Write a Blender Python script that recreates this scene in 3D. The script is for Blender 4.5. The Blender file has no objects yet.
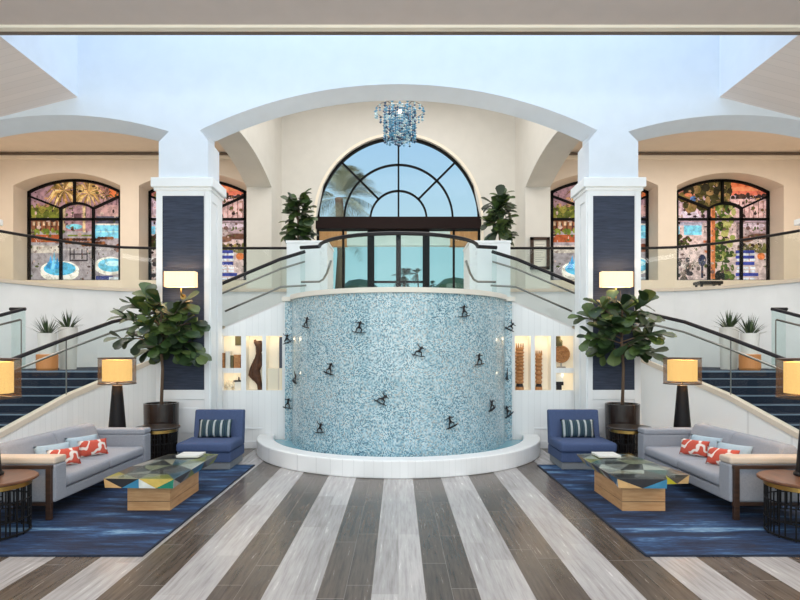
import bpy, bmesh, math, random
from mathutils import Vector, Matrix
from mathutils.geometry import delaunay_2d_cdt
PI = math.pi
scn = bpy.context.scene
COL = scn.collection
F, CX, HY, CH = 560.0, 398.0, 349.0, 1.9      # focal length (px), principal point, camera height

def ray_at(px, py, Y):
    return Vector(((px - CX) * Y / F, Y, CH + (HY - py) * Y / F))

# ------------------------------------------------------------------ nodes / materials
class NT:
    def __init__(s, mat):
        s.t = mat.node_tree; s.n = s.t.nodes; s.l = s.t.links
    def node(s, typ, **kw):
        n = s.n.new(typ)
        for k, v in kw.items():
            if k.startswith('i_'):
                n.inputs[k[2:].replace('_', ' ')].default_value = v
            else:
                setattr(n, k, v)
        return n
    def put(s, sock, v):
        if isinstance(v, bpy.types.NodeSocket): s.l.new(v, sock)
        else: sock.default_value = v
    def m(s, op, a, b=0.0, c=None):
        n = s.n.new('ShaderNodeMath'); n.operation = op
        s.put(n.inputs[0], a); s.put(n.inputs[1], b)
        if c is not None: s.put(n.inputs[2], c)
        return n.outputs[0]
    def obj(s):
        return s.node('ShaderNodeTexCoord').outputs['Object']
    def xyz(s, v):
        n = s.n.new('ShaderNodeSeparateXYZ'); s.l.new(v, n.inputs[0]); return n.outputs
    def comb(s, x, y, z=0.0):
        n = s.n.new('ShaderNodeCombineXYZ')
        for i, v in enumerate((x, y, z)): s.put(n.inputs[i], v)
        return n.outputs[0]
    def scale(s, v, k):
        n = s.n.new('ShaderNodeVectorMath'); n.operation = 'MULTIPLY'
        s.l.new(v, n.inputs[0]); n.inputs[1].default_value = k; return n.outputs[0]
    def noise(s, v, scale=5, detail=3, rough=.5):
        n = s.n.new('ShaderNodeTexNoise'); s.l.new(v, n.inputs['Vector'])
        n.inputs['Scale'].default_value = scale; n.inputs['Detail'].default_value = detail
        n.inputs['Roughness'].default_value = rough
        return n.outputs['Fac']
    def white(s, v):
        n = s.n.new('ShaderNodeTexWhiteNoise'); n.noise_dimensions = '3D'
        s.l.new(v, n.inputs['Vector']); return n.outputs['Value']
    def ramp(s, f, stops, interp='LINEAR'):
        n = s.n.new('ShaderNodeValToRGB'); s.l.new(f, n.inputs[0]); r = n.color_ramp
        r.interpolation = interp
        while len(r.elements) < len(stops): r.elements.new(.5)
        for e, (p, c) in zip(r.elements, stops):
            e.position = p; e.color = (*lin(c), 1)
        return n.outputs[0]
    def mix(s, f, a, b, mode='MIX'):
        n = s.n.new('ShaderNodeMix'); n.data_type = 'RGBA'; n.blend_type = mode
        s.put(n.inputs['Factor'], f)
        for k, v in ((6, a), (7, b)):
            if isinstance(v, (tuple, list)): v = (*lin(v), 1)
            s.put(n.inputs[k], v)
        return n.outputs[2]
    def bump(s, h, strength=.3, dist=.01):
        n = s.n.new('ShaderNodeBump'); s.l.new(h, n.inputs['Height'])
        n.inputs['Strength'].default_value = strength; n.inputs['Distance'].default_value = dist
        return n.outputs[0]

def lin(c):
    if max(c) > 1.001: c = [v / 255 for v in c]
    return tuple((v / 12.92 if v <= .04045 else ((v + .055) / 1.055) ** 2.4) for v in c[:3])

MATS = {}
def mat(name, color=(200, 200, 200), rough=.6, metal=0.0, fn=None, emit=0.0, **kw):
    m = bpy.data.materials.new(name); m.use_nodes = True
    t = NT(m); b = t.n['Principled BSDF']
    b.inputs['Base Color'].default_value = (*lin(color), 1)
    b.inputs['Roughness'].default_value = rough; b.inputs['Metallic'].default_value = metal
    if emit:
        b.inputs['Emission Color'].default_value = (*lin(color), 1)
        b.inputs['Emission Strength'].default_value = emit
    for k, v in kw.items(): b.inputs[k.replace('_', ' ')].default_value = v
    if fn: fn(t, b)
    else:                                            # slight tonal variation so nothing is a flat colour
        f = t.noise(t.obj(), 3.0, 3)
        hi = [min(255, v * 1.01) for v in color]; lo = [v * .99 for v in color]
        t.l.new(t.ramp(f, [(.3, lo), (.7, hi)]), b.inputs['Base Color'])
    MATS[name] = m
    return m

def f_planks(color, width, axis=0, dark=.88, var=.03):
    def fn(t, b):
        o = t.xyz(t.obj()); x = t.m('ADD', o[0], o[1]) if axis == 'xy' else o[axis]
        c = t.m('DIVIDE', x, width); fr = t.m('FRACT', c)
        line = t.m('LESS_THAN', fr, .05)
        r = t.white(t.comb(t.m('FLOOR', c), 1.0))
        hi = [min(255, v * (1 + var)) for v in color]; lo = [v * (1 - var) for v in color]
        base = t.ramp(r, [(0, lo), (1, hi)])
        t.l.new(t.mix(line, base, [v * dark for v in color]), b.inputs['Base Color'])
    return fn

def f_floor(t, b):
    o = t.xyz(t.obj())
    xs = t.m('ADD', o[0], .209)
    st = t.m('FLOORED_MODULO', t.m('FLOOR', t.m('DIVIDE', xs, .418)), 2.0)
    pc = t.m('DIVIDE', xs, .209); pid = t.m('FLOOR', pc)
    off = t.m('MULTIPLY', t.white(t.comb(pid, 3.3)), 1.25)
    yc = t.m('DIVIDE', t.m('ADD', o[1], off), 1.25); yid = t.m('FLOOR', yc)
    rnd = t.white(t.comb(pid, yid))
    grain = t.noise(t.scale(t.obj(), (26, 1.6, 1)), 1.0, 6, .65)
    fine = t.noise(t.scale(t.obj(), (120, 5, 1)), 1.0, 3, .6)
    dark = t.ramp(grain, [(.25, (66, 56, 50)), (.5, (102, 90, 81)), (.8, (124, 111, 100))])
    light = t.ramp(grain, [(.25, (160, 154, 152)), (.5, (198, 193, 191)), (.8, (222, 218, 216))])
    c = t.mix(st, light, dark)
    c = t.mix(t.m('MULTIPLY', fine, .22), c, (60, 50, 44))
    c = t.mix(t.m('MULTIPLY', rnd, .28), c, (92, 80, 70), 'MULTIPLY')
    fx = t.m('FRACT', pc); fy = t.m('FRACT', yc)
    seam = t.m('MAXIMUM', t.m('LESS_THAN', fx, .016), t.m('LESS_THAN', fy, .006))
    c = t.mix(t.m('MULTIPLY', seam, .45), c, (176, 168, 160))
    t.l.new(c, b.inputs['Base Color'])
    t.l.new(t.ramp(grain, [(.2, (.42, .42, .42)), (.8, (.6, .6, .6))]), b.inputs['Roughness'])
    t.l.new(t.bump(grain, .08, .004), b.inputs['Normal'])

def f_rug(t, b):
    v = t.obj()
    w = t.noise(t.scale(v, (1.0, 5.0, 1)), 1.1, 5, .6)
    s = t.noise(t.scale(v, (2.2, 22, 1)), 1.3, 4, .7)
    k = t.noise(t.scale(v, (14, 60, 1)), 1.0, 2, .6)
    f = t.m('ADD', t.m('MULTIPLY', w, .62), t.m('ADD', t.m('MULTIPLY', s, .28), t.m('MULTIPLY', k, .12)))
    ob = t.xyz(v)
    b1 = t.m('MULTIPLY', t.m('MAXIMUM', t.m('SUBTRACT', 1.0, t.m('ABSOLUTE', t.m('DIVIDE', t.m('ADD', ob[1], t.m('ADD', 1.15, t.m('MULTIPLY', w, .2))), .16))), 0.0), .11)
    b2 = t.m('MULTIPLY', t.m('MAXIMUM', t.m('SUBTRACT', ob[1], .2), 0.0), .035)
    f = t.m('SUBTRACT', t.m('ADD', f, t.m('ADD', b1, b2)), .015)
    c = t.ramp(f, [(.36, (20, 26, 44)), (.46, (27, 40, 68)), (.53, (34, 58, 94)), (.58, (54, 88, 130)), (.63, (104, 140, 170)), (.72, (160, 184, 200))])
    t.l.new(c, b.inputs['Base Color'])
    t.l.new(t.bump(k, .4, .01), b.inputs['Normal'])

def f_mosaic_flat(t, b): f_mosaic(t, b, True)
def f_mosaic(t, b, flat=False):
    o = t.xyz(t.obj())
    a = t.m('ARCTAN2', o[0], t.m('MULTIPLY', o[1], -1.0))
    u = t.m('DIVIDE', t.m('ADD', o[0], o[1]) if flat else t.m('MULTIPLY', a, 2.03), .0165); v = t.m('DIVIDE', o[2], .0165)
    r = t.white(t.comb(t.m('FLOOR', u), t.m('FLOOR', v), 0.5))
    big = t.noise(t.obj(), 1.3, 3, .6)
    f = t.m('ADD', r, t.m('MULTIPLY', t.m('SUBTRACT', big, .5), .55))
    c = t.ramp(f, [(.0, (62, 100, 120)), (.16, (100, 144, 164)), (.38, (142, 182, 198)), (.62, (174, 206, 216)), (.84, (216, 230, 232)), (1, (176, 174, 168))])
    g = t.m('MAXIMUM', t.m('LESS_THAN', t.m('FRACT', u), .1), t.m('LESS_THAN', t.m('FRACT', v), .1))
    c = t.mix(t.m('MULTIPLY', g, .5), c, (215, 225, 225))
    t.l.new(c, b.inputs['Base Color'])
    t.l.new(t.ramp(r, [(0, (.12, .12, .12)), (1, (.35, .35, .35))]), b.inputs['Roughness'])
    t.l.new(t.bump(r, .25, .006), b.inputs['Normal'])

def f_vcol(t, b):
    n = t.node('ShaderNodeAttribute', attribute_name='Col')
    f = t.noise(t.obj(), 9, 4)
    c = t.mix(.35, n.outputs['Color'], t.ramp(f, [(.3, (150, 150, 150)), (.7, (255, 255, 255))]), 'MULTIPLY')
    t.l.new(c, b.inputs['Base Color'])

def f_weave(c1, c2, sc=(140, 140, 140)):
    def fn(t, b):
        f = t.noise(t.scale(t.obj(), sc), 1.0, 2, .6)
        g = t.noise(t.obj(), 4, 3)
        t.l.new(t.mix(t.m('MULTIPLY', g, .25), t.ramp(f, [(.3, c1), (.7, c2)]), c1), b.inputs['Base Color'])
        t.l.new(t.bump(f, .25, .003), b.inputs['Normal'])
    return fn

def f_wood(c1, c2, sc=(3, 3, 30)):
    def fn(t, b):
        f = t.noise(t.scale(t.obj(), sc), 1.0, 5, .6)
        t.l.new(t.ramp(f, [(.3, c1), (.7, c2)]), b.inputs['Base Color'])
    return fn

def f_stripe_pillow(t, b):
    o = t.xyz(t.obj()); c = t.m('FRACT', t.m('ADD', t.m('DIVIDE', o[0], .115), .5))
    d = t.m('ABSOLUTE', t.m('SUBTRACT', c, .5))
    col = t.ramp(d, [(0, (225, 228, 225)), (.035, (40, 60, 84)), (.08, (225, 228, 225)), (.12, (60, 86, 84)), (.24, (34, 52, 80)), (.36, (70, 100, 88)), (.42, (30, 46, 72))], 'CONSTANT')
    t.l.new(col, b.inputs['Base Color'])

def f_red_pillow(t, b):
    f = t.noise(t.scale(t.obj(), (8, 8, 8)), 1.0, 1, .4)
    t.l.new(t.ramp(f, [(0, (200, 84, 66)), (.44, (200, 84, 66)), (.46, (234, 222, 214)), (.55, (234, 222, 214)), (.57, (200, 84, 66))]), b.inputs['Base Color'])

def f_grasscloth(t, b):
    f = t.noise(t.scale(t.obj(), (4, 4, 70)), 1.0, 4, .6)
    t.l.new(t.ramp(f, [(.3, (38, 46, 62)), (.7, (62, 70, 90))]), b.inputs['Base Color'])
    t.l.new(t.bump(f, .4, .006), b.inputs['Normal'])

def glass(name, tint=(235, 245, 243), refl=.10, fres=.5):
    m = bpy.data.materials.new(name); m.use_nodes = True; t = NT(m)
    out = t.n['Material Output']; t.n.remove(t.n['Principled BSDF'])
    tr = t.node('ShaderNodeBsdfTransparent'); tr.inputs[0].default_value = (*lin(tint), 1)
    gl = t.node('ShaderNodeBsdfGlossy'); gl.inputs['Roughness'].default_value = .03
    fr = t.node('ShaderNodeLayerWeight'); fr.inputs['Blend'].default_value = .2
    fac = t.m('ADD', t.m('MULTIPLY', fr.outputs['Fresnel'], fres), refl * .4)
    mx = t.node('ShaderNodeMixShader'); t.l.new(fac, mx.inputs[0]); t.l.new(tr.outputs[0], mx.inputs[1]); t.l.new(gl.outputs[0], mx.inputs[2])
    t.l.new(mx.outputs[0], out.inputs[0]); MATS[name] = m; return m

def sheer(name, color, fac):
    m = bpy.data.materials.new(name); m.use_nodes = True; t = NT(m)
    out = t.n['Material Output']; b = t.n['Principled BSDF']
    b.inputs['Base Color'].default_value = (*lin(color), 1); b.inputs['Roughness'].default_value = .9
    tr = t.node('ShaderNodeBsdfTransparent'); mx = t.node('ShaderNodeMixShader')
    f = t.noise(t.scale(t.obj(), (160, 160, 160)), 1.0, 1)
    t.l.new(t.m('ADD', t.m('MULTIPLY', f, .2), fac - .1), mx.inputs[0])
    t.l.new(tr.outputs[0], mx.inputs[1]); t.l.new(b.outputs[0], mx.inputs[2]); t.l.new(mx.outputs[0], out.inputs[0])
    MATS[name] = m; return m

mat('white_paint', (244, 245, 246), .55)
mat('white_facade', (226, 232, 240), .6)
mat('white_plank', (247, 247, 246), .5, fn=f_planks((247, 247, 246), .12, 'xy', .94, .008))
mat('ceiling_plank', (246, 235, 231), .6, fn=f_planks((246, 235, 231), .16, 1, .94, .012))
mat('ceiling_paint', (214, 201, 197), .7)
mat('beige_paint', (222, 219, 213), .6)
mat('peach_paint', (232, 219, 204), .6)
mat('beige_cap', (222, 208, 190), .45)
mat('coping_stone', (232, 226, 214), .5)
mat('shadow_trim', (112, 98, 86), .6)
mat('warm_trim', (248, 238, 222), .5)
mat('wood_floor', fn=f_floor, rough=.5)
mat('rug_blue', fn=f_rug, rough=.95)
mat('mosaic', fn=f_mosaic, rough=.2)
mat('mosaic_flat', fn=f_mosaic_flat, rough=.2)
mat('vcol', fn=f_vcol, rough=.6)
mat('mosaic_facet', fn=f_vcol, rough=.3)
mat('leaf', fn=f_vcol, rough=.42)
def f_mural(t, b):
    n = t.node('ShaderNodeAttribute', attribute_name='Col')
    f = t.noise(t.obj(), 7, 4, .7)
    c = t.mix(.55, n.outputs['Color'], t.ramp(f, [(.38, (120, 108, 104)), (.58, (255, 255, 255))]), 'MULTIPLY')
    t.l.new(c, b.inputs['Base Color']); t.l.new(c, b.inputs['Emission Color'])
    b.inputs['Emission Strength'].default_value = .6; b.inputs['Specular IOR Level'].default_value = .1  # own glow makes the picture look backlit, no lamp behind it
mat('mural', fn=f_mural, rough=.5)
mat('grey_fabric', fn=f_weave((140, 142, 150), (170, 171, 178)), rough=.95)
mat('tan_fabric', fn=f_weave((196, 178, 160), (214, 198, 182)), rough=.95)
mat('plinth_fabric', fn=f_weave((120, 124, 128), (146, 148, 150)), rough=.95)
mat('blue_fabric', fn=f_weave((60, 75, 110), (84, 101, 140)), rough=.9)
mat('aqua_fabric', fn=f_weave((158, 178, 190), (188, 202, 210)), rough=.95)
mat('red_print', fn=f_red_pillow, rough=.9)
mat('stripe_print', fn=f_stripe_pillow, rough=.9)
mat('navy_panel', fn=f_grasscloth, rough=.8)
mat('navy_carpet', fn=f_weave((20, 29, 46), (34, 47, 68), (60, 60, 60)), rough=.95)
mat('nosing', (128, 146, 166), .6)
mat('walnut', fn=f_wood((46, 30, 22), (74, 49, 35)), rough=.4)
mat('table_walnut', fn=f_wood((84, 50, 32), (120, 76, 48), (20, 3, 3)), rough=.35)
mat('dark_top', fn=f_wood((34, 27, 24), (52, 42, 36), (20, 3, 3)), rough=.3)
mat('oak', fn=f_wood((188, 136, 88), (214, 166, 116), (4, 4, 36)), rough=.45)
mat('canopy_wood', fn=f_wood((190, 120, 70), (220, 150, 95), (14, 3, 3)), rough=.5, emit=0)
mat('black_metal', (26, 24, 25), .4, .3)
mat('frame_black', (12, 11, 13), .6, Specular_IOR_Level=.15)
mat('header_brown', (30, 17, 16), .6, Specular_IOR_Level=.15)
mat('dark_rail', (24, 21, 26), .45, Specular_IOR_Level=.3)
mat('steel', (150, 146, 142), .3, .9)
mat('gold', (190, 150, 86), .3, 1.0)
mat('bronze', (36, 33, 36), .4, .5)
mat('pot_black', (42, 32, 28), .18)
mat('white_pot', (228, 226, 220), .5)
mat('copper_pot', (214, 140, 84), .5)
mat('soil', (60, 44, 34), .95)
mat('bark', (104, 84, 68), .9)
mat('lamp_base', (24, 21, 23), .5, Specular_IOR_Level=.25)
mat('niche_lining', (246, 236, 216), .6, emit=.12)  # lining has a faint glow of its own added to the niche lamps
mat('driftwood', fn=f_wood((58, 34, 22), (100, 62, 38), (12, 12, 12)), rough=.7)
mat('carved_wood', fn=f_wood((150, 94, 52), (206, 150, 96), (16, 16, 30)), rough=.6)
mat('paper', (236, 232, 222), .6)
mat('olive', (104, 96, 62), .7)
mat('coral_white', (244, 232, 208), .8)
mat('navy_gloss', (36, 44, 66), .3)
mat('water', (110, 176, 196), .08, transmission_weight=0) if False else mat('water', (120, 178, 194), .06)
mat('ground', fn=f_weave((150, 150, 140), (180, 178, 168), (2, 2, 2)), rough=.9)
mat('rock', (70, 70, 72), .9)
glass('rail_glass', (238, 246, 245), .05, .38)
glass('window_glass', (250, 252, 253), .01, .08)
glass('table_glass', (246, 250, 250), .06, .12)
glass('door_glass', (234, 247, 247), .01, .1)
sheer('sheer_brown', (112, 82, 52), .46)
def emis(name, c, s):
    m = mat(name, c, .8, fn=lambda t, b: None); b = m.node_tree.nodes['Principled BSDF']; t = NT(m)
    f = t.noise(t.scale(t.obj(), (90, 90, 6)), 1.0, 2)
    col = t.ramp(f, [(.3, [v * .93 for v in c]), (.7, c)])
    t.l.new(col, b.inputs['Emission Color']); b.inputs['Emission Strength'].default_value = s
emis('shade_glow', (255, 208, 126), 1.35)
emis('sconce_glow', (255, 230, 192), .62)
emis('bulb', (255, 240, 214), 6.0)
def crystal(name, c):
    m = mat(name, c, .1, fn=lambda t, b: None); b = m.node_tree.nodes['Principled BSDF']
    b.inputs['Emission Color'].default_value = (*lin(c), 1); b.inputs['Emission Strength'].default_value = .12
    t = NT(m); t.l.new(t.ramp(t.noise(t.obj(), 12, 2), [(.3, [v * .7 for v in c]), (.7, c)]), b.inputs['Base Color'])
crystal('crystal_blue', (96, 160, 196)); crystal('crystal_dark', (46, 82, 118)); crystal('crystal_pale', (186, 220, 230))

# ------------------------------------------------------------------ mesh builder
class MB:
    def __init__(s):
        s.v = []; s.f = []; s.mi = []; s.c = []; s.mats = []; s.cur = 0; s.col = None
    def use(s, m):
        if m not in s.mats: s.mats.append(m)
        s.cur = s.mats.index(m); return s
    def face(s, pts):
        b = len(s.v); s.v += [tuple(p) for p in pts]
        s.f.append(tuple(range(b, b + len(pts)))); s.mi.append(s.cur); s.c.append(s.col)
    def add(s, verts, faces):
        b = len(s.v); s.v += [tuple(p) for p in verts]
        for f in faces:
            s.f.append(tuple(b + i for i in f)); s.mi.append(s.cur); s.c.append(s.col)
    def box(s, x0, x1, y0, y1, z0, z1):
        if x0 > x1: x0, x1 = x1, x0
        v = [(x, y, z) for z in (z0, z1) for y in (y0, y1) for x in (x0, x1)]
        s.add(v, [(0, 2, 3, 1), (4, 5, 7, 6), (0, 1, 5, 4), (2, 6, 7, 3), (0, 4, 6, 2), (1, 3, 7, 5)]); return s
    def prism(s, poly, z0, z1, poly_top=None):
        n = len(poly); pt = poly_top or poly
        zt = z1 if isinstance(z1, (list, tuple)) else [z1] * n
        v = [(p[0], p[1], z0) for p in poly] + [(p[0], p[1], zt[i]) for i, p in enumerate(pt)]
        s.add(v, [tuple(range(n))[::-1], tuple(range(n, 2 * n))] + [(i, (i + 1) % n, n + (i + 1) % n, n + i) for i in range(n)]); return s
    def lathe(s, prof, c=(0, 0, 0), n=32):
        v = []; f = []; k = len(prof)
        for i in range(n):
            a = 2 * PI * i / n
            for r, z in prof: v.append((c[0] + r * math.cos(a), c[1] + r * math.sin(a), c[2] + z))
        for i in range(n):
            j = (i + 1) % n
            for q in range(k - 1): f.append((i * k + q, j * k + q, j * k + q + 1, i * k + q + 1))
        s.add(v, f)
        for q in (0, k - 1):
            if prof[q][0] > 1e-4: s.face([v[i * k + q] for i in range(n)])
        return s
    def tube(s, pts, r, n=8, closed=False, caps=True):
        pts = [Vector(p) for p in pts]; m = len(pts)
        rr = r if isinstance(r, (list, tuple)) else [r] * m
        v = []; f = []; prev = None
        for i, p in enumerate(pts):
            a = pts[(i - 1) % m] if closed or i else pts[0]; b = pts[(i + 1) % m] if closed or i < m - 1 else pts[-1]
            d = (b - a).normalized()
            up = Vector((0, 0, 1)) if abs(d.z) < .95 else Vector((1, 0, 0))
            if prev is not None and abs(prev.dot(d)) < .95: up = prev
            x = d.cross(up).normalized(); y = x.cross(d).normalized(); prev = y
            for k in range(n):
                t = 2 * PI * (k + .5) / n
                v.append(p + x * rr[i] * math.cos(t) + y * rr[i] * math.sin(t))
        for i in range(m if closed else m - 1):
            j = (i + 1) % m
            for k in range(n): f.append((i * n + k, i * n + (k + 1) % n, j * n + (k + 1) % n, j * n + k))
        if caps and not closed: f += [tuple(range(n))[::-1], tuple(range((m - 1) * n, m * n))]
        s.add(v, f); return s
    def sphere(s, c, r, n=10, sq=(1, 1, 1)):
        prof = []
        v = []; f = []
        for i in range(n + 1):
            t = PI * i / n
            for k in range(n * 2):
                a = PI * k / n
                v.append((c[0] + r * sq[0] * math.sin(t) * math.cos(a), c[1] + r * sq[1] * math.sin(t) * math.sin(a), c[2] + r * sq[2] * math.cos(t)))
        w = 2 * n
        for i in range(n):
            for k in range(w): f.append((i * w + k, (i + 1) * w + k, (i + 1) * w + (k + 1) % w, i * w + (k + 1) % w))
        s.add(v, f); return s
    def build(s, name, parent=None, bevel=0.0, smooth=False, subsurf=0, seg=2, fix=True, loc=None):
        me = bpy.data.meshes.new(name)
        off = Vector((0, 0, 0))
        if parent is not None:
            p = parent
            while p is not None: off += p.location; p = p.parent
        if loc is not None: off = off + Vector(loc) if parent is not None else Vector(loc)
        me.from_pydata([Vector(p) - off for p in s.v], [], s.f)
        for m in s.mats: me.materials.append(MATS[m])
        me.polygons.foreach_set('material_index', s.mi)
        if any(c is not None for c in s.c):
            at = me.color_attributes.new('Col', 'FLOAT_COLOR', 'CORNER')
            for p, c in zip(me.polygons, s.c):
                cc = (*lin(c or (128, 128, 128)), 1)
                for li in p.loop_indices: at.data[li].color = cc
        bm = bmesh.new(); bm.from_mesh(me)
        bmesh.ops.remove_doubles(bm, verts=bm.verts, dist=1e-5)
        if fix: bmesh.ops.recalc_face_normals(bm, faces=bm.faces)
        bm.to_mesh(me); bm.free()
        if smooth: me.polygons.foreach_set('use_smooth', [True] * len(me.polygons))
        o = bpy.data.objects.new(name, me); COL.objects.link(o)
        if parent is not None: o.parent = parent
        if loc is not None: o.location = loc
        if bevel:
            b = o.modifiers.new('b', 'BEVEL'); b.width = bevel; b.segments = seg; b.limit_method = 'ANGLE'
            b.harden_normals = False
        if subsurf:
            q = o.modifiers.new('s', 'SUBSURF'); q.levels = q.render_levels = subsurf
        return o

def tag(o, label=None, cat=None, group=None, kind=None):
    if label: o['label'] = label
    if cat: o['category'] = cat
    if group: o['group'] = group
    if kind: o['kind'] = kind
    return o
def empty(name, loc=(0, 0, 0), **kw):
    o = bpy.data.objects.new(name, None); COL.objects.link(o); o.location = loc; o.empty_display_size = .1
    return tag(o, **kw)
def struct(o, label=None, cat=None):
    return tag(o, label, cat, None, 'structure')
def M(m): return MB().use(m)
def side(s): return 'left' if s < 0 else 'right'

# ------------------------------------------------------------------ wall with arched openings, in the plane of axis X or Y
def arched_wall(mb, u0, u1, zb, zt, openings, P, w, depth, reveal_mat=None):
    """P(u,w,z)->xyz. openings: (u0,u1,zbot,ftop). Face at w; reveals run to w+depth."""
    cuts = {u0, u1}
    for a, b, zlo, ft in openings:
        for i in range(25): cuts.add(a + (b - a) * i / 24)
    cs = sorted(c for c in cuts if u0 - 1e-6 <= c <= u1 + 1e-6)
    face_mat = mb.mats[mb.cur]
    for a, b in zip(cs, cs[1:]):
        if b - a < 1e-6: continue
        mid = (a + b) / 2; hole = None
        for op in openings:
            if op[0] < mid < op[1]: hole = op
        mb.use(face_mat)
        if hole is None:
            mb.face([P(a, w, zb), P(b, w, zb), P(b, w, zt), P(a, w, zt)]); continue
        if hole[2] is not None and hole[2] > zb + 1e-6: mb.face([P(a, w, zb), P(b, w, zb), P(b, w, hole[2]), P(a, w, hole[2])])
        ta, tb = hole[3](a), hole[3](b)
        mb.face([P(a, w, ta), P(b, w, tb), P(b, w, zt), P(a, w, zt)])
        if depth:
            mb.use(reveal_mat or face_mat)
            mb.face([P(a, w, ta), P(b, w, tb), P(b, w + depth, tb), P(a, w + depth, ta)])
            if hole[2] is not None: mb.face([P(a, w, hole[2]), P(b, w, hole[2]), P(b, w + depth, hole[2]), P(a, w + depth, hole[2])])
    if depth:
        mb.use(reveal_mat or face_mat)
        for a, b, zlo, ft in openings:
            lo = zb if zlo is None else zlo
            for u in (a, b): mb.face([P(u, w, lo), P(u, w + depth, lo), P(u, w + depth, ft(u)), P(u, w, ft(u))])
    mb.use(face_mat)
def seg_arc(c, R, cz): return lambda u: cz + math.sqrt(max(0.0, R * R - (u - c) ** 2))
PY = lambda u, w, z: (u, w, z)
PX = lambda u, w, z: (w, u, z)

YF = 10.0            # facade face
# ---- floor
struct(M('wood_floor').box(-12.2, 12.2, 1.0, 14.0, -.1, 0).build('floor'), 'striped light and dark wood plank floor', 'floor')

# ---- facade wall with three arches (splayed band, soffit, warm rear face)
Rm, Cm = 8.09, 6.63 - 8.09
Rs, Cs, Xs = 6.6, -.52, 6.05
arches = [(0, Rm, Cm, 3.55, 3.36), (-Xs, Rs, Cs, None, None), (Xs, Rs, Cs, None, None)]
fw = M('white_facade')
def fac_spans(off):
    # (u0,u1,ftop) at in-plane offset
    d = off * 1.1; e = off * 1.6
    return [(-3.55 + d, 3.55 - d, seg_arc(0, Rm - off, Cm)),
            (-8.2 + d, -4.1 - e, seg_arc(-Xs, Rs - off, Cs)), (4.1 + e, 8.2 - d, seg_arc(Xs, Rs - off, Cs))]
ZT = 9.6
op_o = [(a, b, None, f) for a, b, f in fac_spans(0)]
arched_wall(fw, -12.2, 12.2, 4.75, ZT, op_o, PY, YF, 0)
o1, o2 = fac_spans(0), fac_spans(.13)
for (a, b, f), (c, d, g) in zip(o1, o2):
    N = 30
    for i in range(N):
        ua, ub = a + (b - a) * i / N, a + (b - a) * (i + 1) / N
        va, vb = c + (d - c) * i / N, c + (d - c) * (i + 1) / N
        fw.face([(ua, YF, f(ua)), (ub, YF, f(ub)), (vb, YF + .35, g(vb)), (va, YF + .35, g(va))])
        fw.face([(va, YF + .35, g(va)), (vb, YF + .35, g(vb)), (vb, YF + .37, g(vb)), (va, YF + .37, g(va))])
    for u, v in ((a, c), (b, d)):
        fw.face([(u, YF, 4.75), (u, YF, f(u)), (v, YF + .35, g(v)), (v, YF + .35, 4.75)])
        fw.face([(v, YF + .35, 4.75), (v, YF + .35, g(v)), (v, YF + .37, g(v)), (v, YF + .37, 4.75)])
fw.use('beige_paint')
arched_wall(fw, -12.2, 12.2, 4.75, ZT, [(a, b, None, f) for a, b, f in o2], PY, YF + .37, 0)
fw.use('white_facade')
for s in (-1, 1):
    pz = [(3.40, 4.75), (4.28, 4.75), (4.28, 5.60), (4.1, 5.785), (3.55, 5.81), (3.40, 5.62)]
    nz = len(pz); fw.add([(s * a, y, z) for y in (YF - .002, YF + .62) for a, z in pz], [tuple(range(nz)), tuple(range(nz, 2 * nz))] + [(i, (i + 1) % nz, nz + (i + 1) % nz, nz + i) for i in range(nz)])
struct(fw.build('wall_front', fix=False), 'pale blue-white wall pierced by three low segmental arches', 'wall')

# ---- pillars
for s in (-1, 1):
    r = struct(empty('pillar', (s * 3.845, YF + .32, 0)), f'white square pillar with tall navy panel, on the {side(s)} of the fountain', 'pillar')
    x0, x1 = s * 3.37, s * 4.32
    m = M('white_paint')
    m.box(x0, x1, YF, YF + .65, 0, 4.74)
    # raised frame on front around the panel
    pl, pr = s * 3.46, s * 4.21
    m.box(x0, pl, YF - .025, YF, .1, 4.74); m.box(pr, x1, YF - .025, YF, .1, 4.74)
    m.box(pl, pr, YF - .025, YF, 4.63, 4.74); m.box(pl, pr, YF - .025, YF, 1.0, 1.17)
    m.box(pl + s * .1, pr - s * .1, YF - .012, YF, .4, .85)
    # framed panel on the inner side face
    xi = s * 3.37
    for (a, b, c, d) in ((YF, YF + .09, .1, 4.74), (YF + .37, YF + .65, .1, 4.74), (YF + .09, YF + .37, 4.55, 4.74), (YF + .09, YF + .37, .1, .3)):
        m.box(xi, xi - s * .02, a, b, c, d)
    m.build('shaft', r, bevel=.006)
    M('white_paint').box(s * 3.29, s * 4.40, YF - .07, YF + .72, 4.78, 4.95).box(s * 3.33, s * 4.36, YF - .04, YF + .69, 4.72, 4.78).build('cap', r, bevel=.012)
    M('white_paint').box(s * 3.33, s * 4.36, YF - .035, YF + .65, 0, .16).build('plinth', r, bevel=.01)
    M('navy_panel').box(pl, pr, YF - .014, YF + .01, 1.17, 4.63).build('panel', r)
    tag(r.children[-1], 'navy grasscloth panel')

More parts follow.
